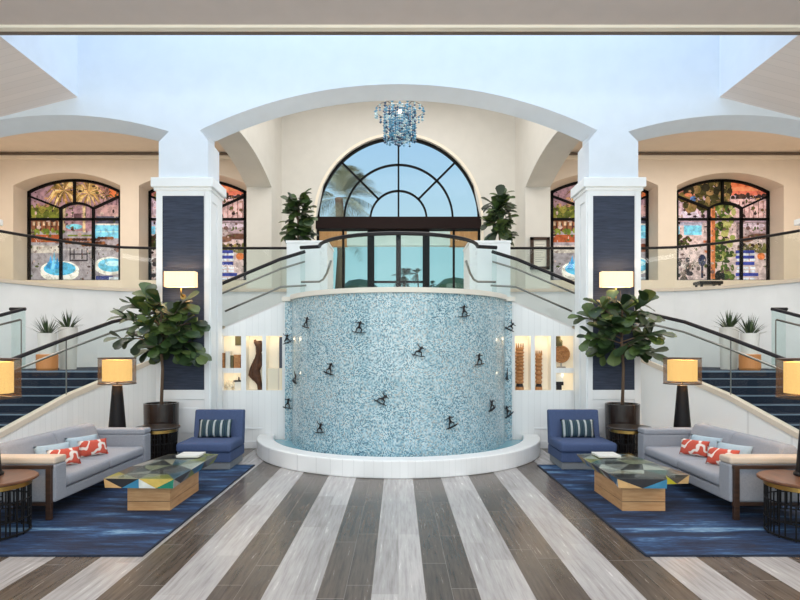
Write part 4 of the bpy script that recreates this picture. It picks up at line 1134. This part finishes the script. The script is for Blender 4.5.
# ---- coffee tables
COLS = [(214, 176, 120), (60, 58, 60), (58, 140, 176), (226, 228, 216), (214, 186, 92), (34, 132, 104), (132, 134, 136), (150, 158, 62), (94, 84, 74), (176, 170, 160), (84, 120, 150), (222, 206, 60), (120, 104, 88), (200, 206, 206)]
TOPC = [(176, 164, 140), (52, 50, 52), (66, 98, 118), (206, 204, 190), (150, 148, 118), (50, 98, 90), (104, 104, 106), (150, 146, 60), (84, 76, 68), (150, 146, 138), (46, 44, 46), (120, 112, 100)]
def coffee(s, top, seed, base, lab):
    rg = random.Random(seed); cxm = sum(p[0] for p in top) / len(top); cym = sum(p[1] for p in top) / len(top)
    r = empty('coffee_table', (cxm, cym, .012)); tag(r, lab, 'table', 'mosaic coffee tables')
    bx0, bx1, by0, by1 = base
    M('oak').box(bx0, bx1, by0, by1, .012, .115).use('walnut').box(bx0 + .006, bx1 - .006, by0 + .006, by1 - .006, .115, .122).use('oak').box(bx0, bx1, by0, by1, .122, .31).build('base', r); tag(r.children[-1], 'pale oak box base')
    zt, zb = .415, .31
    bot = [(cxm + (x - cxm) * (.86 if y > 6.6 else .96), cym + (y - cym) * (.86 if y > 7 else 1.0)) for x, y in top]
    m = M('mosaic_facet')
    pts = [Vector(p) for p in top]; n = len(pts)
    extra = []
    for i in range(n):                                   # split long edges
        p, q = pts[i], pts[(i + 1) % n]; k = max(1, int((q - p).length / .3))
        extra += [p.lerp(q, t / k) for t in range(k)]
    xs_, ys_ = [p.x for p in pts], [p.y for p in pts]
    inner = []
    gx = 3; gy = 5
    for i in range(gx):
        for j in range(gy):
            inner.append(Vector((min(xs_) + .08 + (max(xs_) - min(xs_) - .16) * (i + rg.uniform(.15, .85)) / gx, min(ys_) + .08 + (max(ys_) - min(ys_) - .16) * (j + rg.uniform(.15, .85)) / gy)))
    allp = extra + inner; ne = len(extra)
    res = delaunay_2d_cdt(allp, [(i, (i + 1) % ne) for i in range(ne)], [list(range(ne))], 1, 1e-5)
    for fc in res[2]:
        m.col = rg.choice(TOPC); m.face([(res[0][i].x, res[0][i].y, zt) for i in fc])
    cb = lambda p: Vector((cxm + (p.x - cxm) * (.86 if p.y > 6.7 else .97), cym + (p.y - cym) * (.88 if p.y > 7 else 1.0)))
    seq = [1, 0, 1, 2, 3, 4, 5, 1, 6, 0, 2, 1]
    for i in range(ne):
        p, q = extra[i], extra[(i + 1) % ne]; P0, Q0 = cb(p), cb(q); mid = P0.lerp(Q0, .5)
        near = i == 0 or (i < 3 and extra[i].y < 6.5 and q.y < 6.5)
        for ti, tri in enumerate((((p.x, p.y, zt), (P0.x, P0.y, zb), (mid.x, mid.y, zb)), ((p.x, p.y, zt), (mid.x, mid.y, zb), (q.x, q.y, zt)), ((q.x, q.y, zt), (mid.x, mid.y, zb), (Q0.x, Q0.y, zb)))):
            m.col = [(222, 176, 118), (46, 44, 46), (64, 140, 176), (228, 230, 220), (222, 190, 96), (36, 134, 104), (46, 44, 46), (64, 140, 176), (150, 158, 62)][(i * 3 + ti) % 9] if near else rg.choice(COLS); m.face(tri)
    m.col = (60, 58, 60); m.face([(*cb(p), zb) for p in extra])
    m.build('mosaic_top', r, fix=False); tag(r.children[-1], 'faceted multicolour triangle top')
    gx0, gx1 = (min(xs_) + .03, max(xs_) - .16)
    if s < 0: gx0, gx1 = min(xs_) + .16, max(xs_) - .03
    M('table_glass').box(gx0, gx1, min(ys_) + .05, max(ys_) - .08, zt + .004, zt + .016).build('glass_plate', r, fix=True)
tr = [(2.50, 6.40), (3.06, 6.38), (3.14, 6.58), (3.44, 6.62), (3.40, 7.0), (3.24, 7.9), (2.9, 8.0), (2.51, 7.9)]
coffee(1, tr, 6, (2.61, 3.11, 6.53, 7.46), 'low coffee table with faceted mosaic top on the right rug')
tl = [(-3.38, 6.42), (-2.56, 6.38), (-2.55, 6.9), (-2.56, 7.4), (-2.54, 7.9), (-2.9, 8.0), (-3.25, 7.9), (-3.38, 7.1)]
coffee(-1, tl, 14, (-3.17, -2.67, 6.55, 7.48), 'low coffee table with faceted mosaic top on the left rug')
for s, x in ((-1, -2.86), (1, 2.86)):
    r = empty('magazine', (x, 7.72, .431)); tag(r, f'white magazine lying on the far end of the {side(s)} coffee table', 'magazine', 'white magazines')
    M('paper').box(x - .15, x + .15, 7.58, 7.86, .431, .452).build('pages', r); M('white_pot').box(x - .155, x + .155, 7.575, 7.865, .452, .457).build('cover', r)

# ---- drum side tables
def drum(x, y, R, h, seed, lab):
    rg = random.Random(seed); r = empty('side_table', (x, y, 0)); tag(r, lab, 'table', 'drum side tables')
    zb = .012 if y < 9.1 else 0.0
    M('table_walnut' if y < 8 else 'dark_top').lathe([(0, h - .035), (R - .02, h - .035), (R, h - .025), (R, h - .008), (R - .01, h), (0, h)], (x, y, 0), 48).build('top', r); tag(r.children[-1], 'round walnut top' if y < 8 else 'round black-brown top')
    M('gold').lathe([(R * .80, h - .085), (R * .86, h - .085), (R * .86, h - .036), (R * .80, h - .036)], (x, y, 0), 48).build('rim', r); tag(r.children[-1], 'brass band')
    m = M('black_metal'); Rc = R * .83
    pt = lambda a, z: (x + Rc * math.cos(a), y + Rc * math.sin(a), z)
    for z in (zb + .02, h * .30, h * .62): 
        m.tube([pt(2 * PI * k / 36, z) for k in range(36)], .008 if z > .1 else .012, 6, closed=True)
    nb = 44
    for k in range(nb):
        a = 2 * PI * (k + rg.uniform(-.3, .3)) / nb
        z0 = zb if k % 3 == 0 else rg.choice([zb + .02, h * .30]); z1 = h - .08 if k % 2 == 0 else rg.choice([h * .62, h - .08])
        m.tube([pt(a, z0), pt(a, z1)], .0085, 6)
        if rg.random() < .6:
            zz = rg.uniform(h * .2, h * .75); m.tube([pt(a, zz), pt(a + .18, zz)], .007, 6)
    m.build('cage', r); tag(r.children[-1], 'black open metal cage')
drum(-4.17, 5.72, .42, .585, 1, 'round walnut drum table in the near left corner, under a lit lamp')
drum(4.14, 5.70, .42, .585, 2, 'round walnut drum table in the near right corner, under a lit lamp')
drum(-3.86, 8.98, .34, .66, 3, 'dark drum table between left sofa and potted fig tree')
drum(3.70, 8.98, .34, .66, 4, 'dark drum table between right sofa and potted fig tree')
# end tables carrying the far lamps
for s, x in ((-1, -4.51), (1, 4.55)):
    r = empty('end_table', (x, 9.0, 0)); tag(r, f'square walnut end table behind the far corner of the {side(s)} sofa', 'table', 'walnut end tables')
    M('walnut').box(x - .26, x + .26, 8.74, 9.26, .54, .58).build('top', r, bevel=.006)
    for a in (-.22, .22):
        for b in (-.22, .22): M('walnut').box(x + a - .025, x + a + .025, 9 + b - .025, 9 + b + .025, .0, .54).build('leg', r)

# ---- table lamps
def lamp(x, y, zb, zs0, zs1, R, lab):
    r = empty('table_lamp', (x, y, zb)); tag(r, lab, 'lamp', 'drum shade table lamps')
    M('lamp_base').lathe([(0, 0), (.15, 0), (.15, .02), (.13, .04), (.075, zs0 - zb - .03), (.03, zs0 - zb - .01), (.012, zs0 - zb), (.012, zs0 - zb + .06), (0, zs0 - zb + .06)], (x, y, zb), 28).build('base', r, smooth=False); tag(r.children[-1], 'dark tapering base')
    m = M('sheer_brown').lathe([(R, zs0), (R, zs1)], (x, y, 0), 40); m.f = m.f[:40]; m.mi = m.mi[:40]; m.c = m.c[:40]
    m.build('outer_shade', r, fix=False, smooth=True); tag(r.children[-1], 'sheer brown outer shade')
    m = M('shade_glow'); m.lathe([(R * .78, zs0 + .045), (R * .78, zs1 - .03)], (x, y, 0), 40); m.f = m.f[:40]; m.mi = m.mi[:40]; m.c = m.c[:40]; m.build('inner_shade', r, smooth=False); tag(r.children[-1], 'glowing cream inner shade')
    m = M('walnut')
    for z in (zs0, zs1): m.tube([(x + R * math.cos(2 * PI * k / 40), y + R * math.sin(2 * PI * k / 40), z) for k in range(40)], .008, 6, closed=True)
    m.build('shade_ring', next(c for c in r.children if c.name.startswith('outer_shade')))
    m = M('steel')
    for k in range(3):
        a = 2 * PI * k / 3; m.tube([(x, y, zs0 + .03), (x + R * math.cos(a), y + R * math.sin(a), zs0 + .005)], .004, 5)
    m.build('spider', r)
    L = bpy.data.lights.new('lamp_light', 'POINT'); L.energy = 22; L.color = (1, .74, .45); L.shadow_soft_size = .05
    o = bpy.data.objects.new('lamp_light', L); COL.objects.link(o); o.location = (x, y, (zs0 + zs1) / 2)
lamp(-4.28, 5.82, .585, 1.395, 1.795, .30, 'lit lamp on the near left drum table, cut by the photo edge')
lamp(4.27, 5.80, .585, 1.395, 1.795, .30, 'lit lamp on the near right drum table, cut by the photo edge')
lamp(-4.51, 8.98, .58, 1.345, 1.755, .278, 'lit lamp with dark cone base behind the far end of the left sofa')
lamp(4.55, 8.98, .58, 1.345, 1.755, .278, 'lit lamp with dark cone base behind the far end of the right sofa')

# ---- sconces
for s in (-1, 1):
    x = s * 3.835
    r = empty('wall_sconce', (x, YF - .02, 2.8)); tag(r, f'lit rectangular wall sconce on the navy panel of the {side(s)} pillar', 'sconce', 'pillar sconces')
    m = M('sconce_glow')
    for (a_, b_, c_, d_) in ((-.27, .27, -.2, -.192), (-.27, .27, -.068, -.06), (-.27, -.262, -.2, -.06), (.262, .27, -.2, -.06)): m.box(x + a_, x + b_, YF + c_, YF + d_, 2.99, 3.26)
    m.build('shade', r); tag(r.children[-1], 'glowing white rectangular shade')
    M('gold').tube([(x, YF - .12, 2.97), (x, YF - .12, 2.86), (x, YF - .03, 2.83)], .014, 8).build('arm', r, smooth=True)
    M('gold').lathe([(0, -.012), (.05, -.012), (.05, .012), (0, .012)], (0, 0, 0), 20).build('backplate', None)
    bpn = bpy.context.scene.collection.objects[-1]; bpn.parent = r; bpn.location = (0, -.003, .03); bpn.rotation_euler = (PI / 2, 0, 0)
    for dz, en in ((3.13, 11),):
        L = bpy.data.lights.new('sconce_light', 'POINT'); L.energy = en; L.color = (1, .74, .46); L.shadow_soft_size = .03
        o = bpy.data.objects.new('sconce_light', L); COL.objects.link(o); o.location = (x, YF - .14, dz)

# ---- plants
def leaf(m, base, d, up, ln, wd, col, droop=.18):
    d = d.normalized(); sd = d.cross(up)
    sd = sd.normalized() if sd.length > 1e-3 else Vector((1, 0, 0)); nn = sd.cross(d).normalized()
    prof = [(0, .04), (.14, .42), (.34, .62), (.56, .84), (.76, 1.0), (.92, .74), (1.0, .12)]
    L, C, R = [], [], []
    for t, w in prof:
        c = base + d * ln * t + nn * (-droop * ln * t * t)
        L.append(c + sd * w * wd / 2 + nn * .10 * wd * w); R.append(c - sd * w * wd / 2 + nn * .10 * wd * w); C.append(c)
    for i in range(len(prof) - 1):
        m.col = col; m.face([C[i], C[i + 1], L[i + 1], L[i]]); m.col = [v * .9 for v in col]; m.face([C[i], R[i], R[i + 1], C[i + 1]])
GREENS = [(54, 78, 40), (68, 94, 46), (44, 66, 36), (84, 106, 52), (62, 84, 54), (36, 54, 32), (98, 116, 62)]
def fig_tree(x, y, zpot, hpot, rpot, ztop, cz, rx, rz, seed, lab, n_br=16, per=13, lf=.31):
    rg = random.Random(seed); r = empty('fiddle_leaf_fig', (x, y, zpot)); tag(r, lab, 'plant', 'fiddle leaf figs')
    M('pot_black').lathe([(0, 0), (rpot * .80, 0), (rpot * .86, .03), (rpot * .98, hpot * .55), (rpot, hpot - .05), (rpot, hpot), (rpot - .03, hpot), (rpot - .035, hpot - .06), (0, hpot - .06)], (x, y, zpot), 40).build('pot', r, smooth=False); tag(r.children[-1], 'glossy dark brown round pot')
    M('soil').lathe([(0, hpot - .05), (rpot - .04, hpot - .05), (rpot - .04, hpot - .058), (0, hpot - .058)], (x, y, zpot), 30).build('soil', next(c for c in r.children if c.name.startswith('pot')))
    tk = M('bark'); zt0 = zpot + hpot - .06
    tk.tube([(x, y, zt0), (x + .02, y, zt0 + (cz - zt0) * .5), (x - .01, y, cz - rz * .3), (x, y, cz + rz * .5)], [.028, .024, .022, .014], 8)
    m = M('leaf')
    for b in range(n_br):
        a = 2 * PI * (b * .382 + rg.uniform(-.05, .05)); fz = -.55 + 1.5 * b / (n_br - 1)
        st = Vector((x, y, cz - rz * .45 + rz * .75 * b / n_br)); rr = rx * math.sqrt(max(.12, 1 - (fz * .95) ** 2)) * rg.uniform(.62, .86)
        en = Vector((x + rr * math.cos(a), y + rr * .36 * math.sin(a), cz + fz * rz * .92))
        md = st.lerp(en, .5) + Vector((0, 0, .04)); tk.tube([st, md, en], [.013, .010, .006], 6)
        for k in range(per):
            t = .25 + .75 * (k + rg.random() * .5) / per; p = st.lerp(en, t) + Vector((0, 0, .04 * 4 * t * (1 - t)))
            dr = Vector((math.cos(a), math.sin(a) * .7, 0)) * .7 + Vector((rg.uniform(-1, 1), rg.uniform(-1, .35), rg.uniform(-.9, .7)))
            dr.z += (fz * .5); dr.y = min(dr.y, max(-.6, (y + .2 - p.y)) / lf * dr.length * .6)
            ln = lf * rg.uniform(.65, 1.08)
            if p.z > 2.72 and abs(abs(p.x) - 3.835) < .5 and y < 10: continue
            if p.y + dr.normalized().y * ln > y + .22: dr.y = -abs(dr.y)
            leaf(m, p, dr, Vector((rg.uniform(-.4, .4), -.5, 1)), ln, ln * rg.uniform(.62, .78), rg.choice(GREENS), rg.uniform(.05, .3))
    for k in range(7):
        a = rg.uniform(0, 2 * PI)
        if cz < 3 and x > 0: a = rg.uniform(-1.0, .6)
        elif cz < 3: a = rg.uniform(2.2, 3.9)
        leaf(m, Vector((x, y, cz + rz * .45)), Vector((math.cos(a), math.sin(a) * .5 - .2, rg.uniform(.6, 1.6))), Vector((0, -.6, 1)), lf, lf * .7, rg.choice(GREENS[1:4] + [(150, 168, 80)]), .15)
    tk.build('trunk', r, smooth=True); m.build('foliage', r, fix=False, smooth=True)
    return r
fig_tree(-4.09, 9.66, 0, .97, .285, 0, 2.20, 1.02, .80, 21, 'fiddle leaf fig tree in dark pot before the left pillar')
fig_tree(3.86, 9.66, 0, .96, .285, 0, 2.20, 1.02, .80, 33, 'fiddle leaf fig tree in dark pot before the right pillar')
fig_tree(-2.32, 12.95, 2.75, .55, .24, 0, 4.85, .32, .72, 41, 'bushy fig plant on the landing behind the left white pier', 12, 9, .33)
fig_tree(2.34, 12.95, 2.75, .55, .24, 0, 4.85, .32, .72, 52, 'bushy fig plant on the landing behind the right white pier', 12, 9, .33)
def spiky(x, y, z, h, w, seed, lab, glare):
    rg = random.Random(seed); r = empty('planter', (x, y, z)); tag(r, lab, 'plant', 'tall white planters')
    hb = .34 if glare else 0
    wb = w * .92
    if glare: M('copper_pot').lathe([(0, 0), (w * .54, 0), (w * .60, .05), (w * .60, hb), (0, hb)], (x, y, z), 28).build('base', r, bevel=.01); tag(r.children[-1], 'painted orange lamp reflection')  # orange lamp reflection in the stair glass, modelled as the lower pot
    m = M('white_pot')
    m.lathe([(0, hb), (wb * .5, hb), (w * .54, h - .03), (w * .54, h), (w * .48, h), (w * .47, h - .05), (0, h - .05)], (x, y, z), 28); m.build('pot', r); tag(r.children[-1], 'tall white pot')
    lf = M('leaf')
    for k in range(60):
        a = rg.uniform(0, 2 * PI); e = rg.uniform(.25, 1.5); d = Vector((math.cos(a) * math.cos(e), math.sin(a) * math.cos(e), math.sin(e)))
        ln = rg.uniform(.32, .52); b = Vector((x, y, z + h - .05)) + Vector((d.x, d.y, 0)) * .06
        sdv = d.cross(Vector((0, 0, 1))).normalized() * .012
        p1 = b + d * ln * .55; p2 = b + d * ln + Vector((0, 0, -.10 * ln * (1.5 - e)))
        lf.col = rg.choice([(54, 74, 46), (72, 92, 56), (40, 58, 36), (92, 108, 72)])
        lf.face([b - sdv, b + sdv, p1 + sdv, p1 - sdv]); lf.face([p1 - sdv, p1 + sdv, p2])
    lf.build('foliage', r, fix=False)
ZL = 2.75 - .1625 * 8
for s in (-1, 1):
    spiky(s * 7.37, 11.75, ZL, .78, .34, 61 + s, f'white planter with painted orange reflection and spiky plant, outer one on the {side(s)} landing', True)
    spiky(s * 7.33, 12.42, ZL, .93, .36, 71 + s, f'plain white planter with spiky plant, inner one on the {side(s)} landing', False)

# ---- chandelier
r = empty('chandelier', (0, 13.0, 6.75)); tag(r, 'blue glass bead chandelier hanging in the entrance hall above the doors', 'chandelier')
xc_, yc_ = .03, 13.0
M('steel').tube([(xc_, yc_, 9.5), (xc_, yc_, 7.44)], .02, 8).build('rod', r)
m = M('steel')
for R, z in ((.36, 7.44), (.56, 7.44), (.2, 7.44)): m.tube([(xc_ + R * math.cos(2 * PI * k / 30), yc_ + R * math.sin(2 * PI * k / 30), z) for k in range(30)], .012, 6, closed=True)
for k in range(6): m.tube([(xc_, yc_, 7.44), (xc_ + .56 * math.cos(k * PI / 3), yc_ + .56 * math.sin(k * PI / 3), 7.44)], .01, 6)
m.build('frame', r)
rg = random.Random(4)
def strand(R, a, z1, z0):
    m = MB(); x, y = xc_ + R * math.cos(a), yc_ + R * math.sin(a)
    m.use('steel').tube([(x, y, z1), (x, y, z0)], .003, 4)
    z = z1 - .02
    while z > z0:
        q = rg.uniform(.026, .044); m.use(rg.choice(['crystal_blue', 'crystal_blue', 'crystal_dark', 'crystal_pale']))
        m.add([(x, y, z + q), (x + q, y, z), (x, y + q, z), (x - q, y, z), (x, y - q, z), (x, y, z - q)], [(0, 1, 2), (0, 2, 3), (0, 3, 4), (0, 4, 1), (5, 2, 1), (5, 3, 2), (5, 4, 3), (5, 1, 4)])
        z -= q * 1.7
    m.build('bead_strand', r)
for k in range(22): strand(.36, 2 * PI * k / 22, 7.44, 6.76 + rg.uniform(-.06, .05))
for k in range(12): strand(.20, 2 * PI * k / 12, 7.44, 6.70 + rg.uniform(-.04, .04))
for k in range(20): strand(.56, 2 * PI * k / 20, 7.44, 7.26 + rg.uniform(-.06, .06))
M('bulb').sphere((xc_, yc_ - .41, 7.24), .04, 6).build('bulb', r)

# ---- framed notice, bench
r = empty('framed_notice', (4.0, 15.63, 4.4)); tag(r, 'brown framed white notice board on the beige pier behind the right stairs', 'notice')
nx0, nx1, nz0, nz1 = 3.68, 4.22, 4.12, 5.02
fr = M('walnut')
for b_ in ((nx0, nx1, nz0, nz0 + .08), (nx0, nx1, nz1 - .08, nz1), (nx0, nx0 + .09, nz0, nz1), (nx1 - .09, nx1, nz0, nz1)): fr.box(b_[0], b_[1], 15.6, 15.67, b_[2], b_[3])
fr.build('frame', r); M('paper').box(nx0 + .08, nx1 - .08, 15.64, 15.665, nz0 + .07, nz1 - .07).build('sheet', r)
ln = M('plinth_fabric')
for k in range(9): ln.box(nx0 + .14, nx1 - .14 - .05 * (k % 3), 15.637, 15.64, nz1 - .2 - .06 * k, nz1 - .19 - .06 * k)
ln.build('printed_lines', r)
r = empty('bench', (8.7, 15.7, ZB)); tag(r, 'low black bench under the outer window of the right balcony', 'bench')
M('black_metal').box(8.35, 9.0, 15.5, 15.9, ZB + .27, ZB + .36).build('seat', r, bevel=.02)
for a in (8.4, 8.9):
    for b in (15.54, 15.82): M('black_metal').box(a, a + .05, b, b + .05, ZB, ZB + .27).build('leg', r)

# ------------------------------------------------------------------ light
def area(name, loc, rot, sx, sy, e, col):
    L = bpy.data.lights.new(name, 'AREA'); L.shape = 'RECTANGLE'; L.size = sx; L.size_y = sy; L.energy = e; L.color = col
    o = bpy.data.objects.new(name, L); COL.objects.link(o); o.location = loc; o.rotation_euler = rot; return o
area('skylight', (0, 9.0, 9.5), (0, 0, 0), 11, 1.7, 190, (.82, .91, 1.0))
area('lounge_fill', (0, 4.2, 6.3), (math.radians(12), 0, 0), 12, 4, 400, (1.0, .97, .95))
area('front_fill', (0, -2.5, 3.4), (math.radians(86), 0, 0), 14, 5, 450, (1.0, .98, .96))
area('vestibule_fill', (0, 11.0, 8.7), (math.radians(48), 0, 0), 6, 1.0, 110, (1, .98, .95))  # unseen fill added to brighten the end wall and pier notice
area('vestibule', (0, 13.6, 9.3), (0, 0, 0), 5, 4, 150, (1, .97, .93))
for s in (-1, 1):
    area('bay', (s * 8.3, 13.2, 7.5), (0, 0, 0), 6.5, 3.4, 230, (1, .92, .83))
    area('stair', (s * 7.2, 9.3, 5.0), (0, math.radians(-8 * s), 0), 3, 1.2, 100, (1, .97, .95))
    for x in (2.38, 2.76, 3.2):
        L = bpy.data.lights.new('niche', 'POINT'); L.energy = .65; L.color = (1, .84, .58); L.shadow_soft_size = .03
        o = bpy.data.objects.new('niche', L); COL.objects.link(o); o.location = (s * x, YN + .05, 2.1)
    L = bpy.data.lights.new('niche', 'POINT'); L.energy = .5; L.color = (1, .84, .58); L.shadow_soft_size = .03
    o = bpy.data.objects.new('niche', L); COL.objects.link(o); o.location = (s * 3.2, YN + .05, 1.41)

area('outdoor_fill', (0, 17.8, 12), (math.radians(48), 0, 0), 14, 2, 1500, (1, .98, .94))  # unseen lamp added to light the palm outside
area('canopy_fill', (0, 17.5, 3.2), (math.radians(125), 0, 0), 4, .4, 60, (1, .9, .8))  # unseen lamp added to brighten the canopy edge
w = bpy.data.worlds.new('World'); scn.world = w; w.use_nodes = True
nt = w.node_tree; bg = nt.nodes['Background']
tc = nt.nodes.new('ShaderNodeTexCoord'); sp = nt.nodes.new('ShaderNodeSeparateXYZ'); rp = nt.nodes.new('ShaderNodeValToRGB')
nt.links.new(tc.outputs['Generated'], sp.inputs[0]); nt.links.new(sp.outputs[2], rp.inputs[0]); nt.links.new(rp.outputs[0], bg.inputs[0])
els = rp.color_ramp.elements
els[0].position = 0; els[0].color = (*lin((206, 236, 236)), 1); els[1].position = .6; els[1].color = (*lin((140, 188, 230)), 1)
e_ = els.new(.18); e_.color = (*lin((192, 226, 236)), 1); e_ = els.new(.34); e_.color = (*lin((166, 208, 238)), 1)
bg.inputs[1].default_value = 1.0

cam = bpy.data.cameras.new('camera'); cam.sensor_width = 36; cam.lens = F / 800 * 36; cam.shift_x = (400 - 398.5) / 800; cam.shift_y = (HY - 300) / 800
co = bpy.data.objects.new('camera', cam); COL.objects.link(co); co.location = (0, 0, CH); co.rotation_euler = (PI / 2, 0, 0); scn.camera = co
scn.view_settings.view_transform = 'Standard'; scn.view_settings.look = 'None'; scn.view_settings.exposure = 0.0
scn.cycles.use_denoising = True; scn.cycles.max_bounces = 8; scn.cycles.transparent_max_bounces = 24
scn.cycles.sample_clamp_indirect = 4
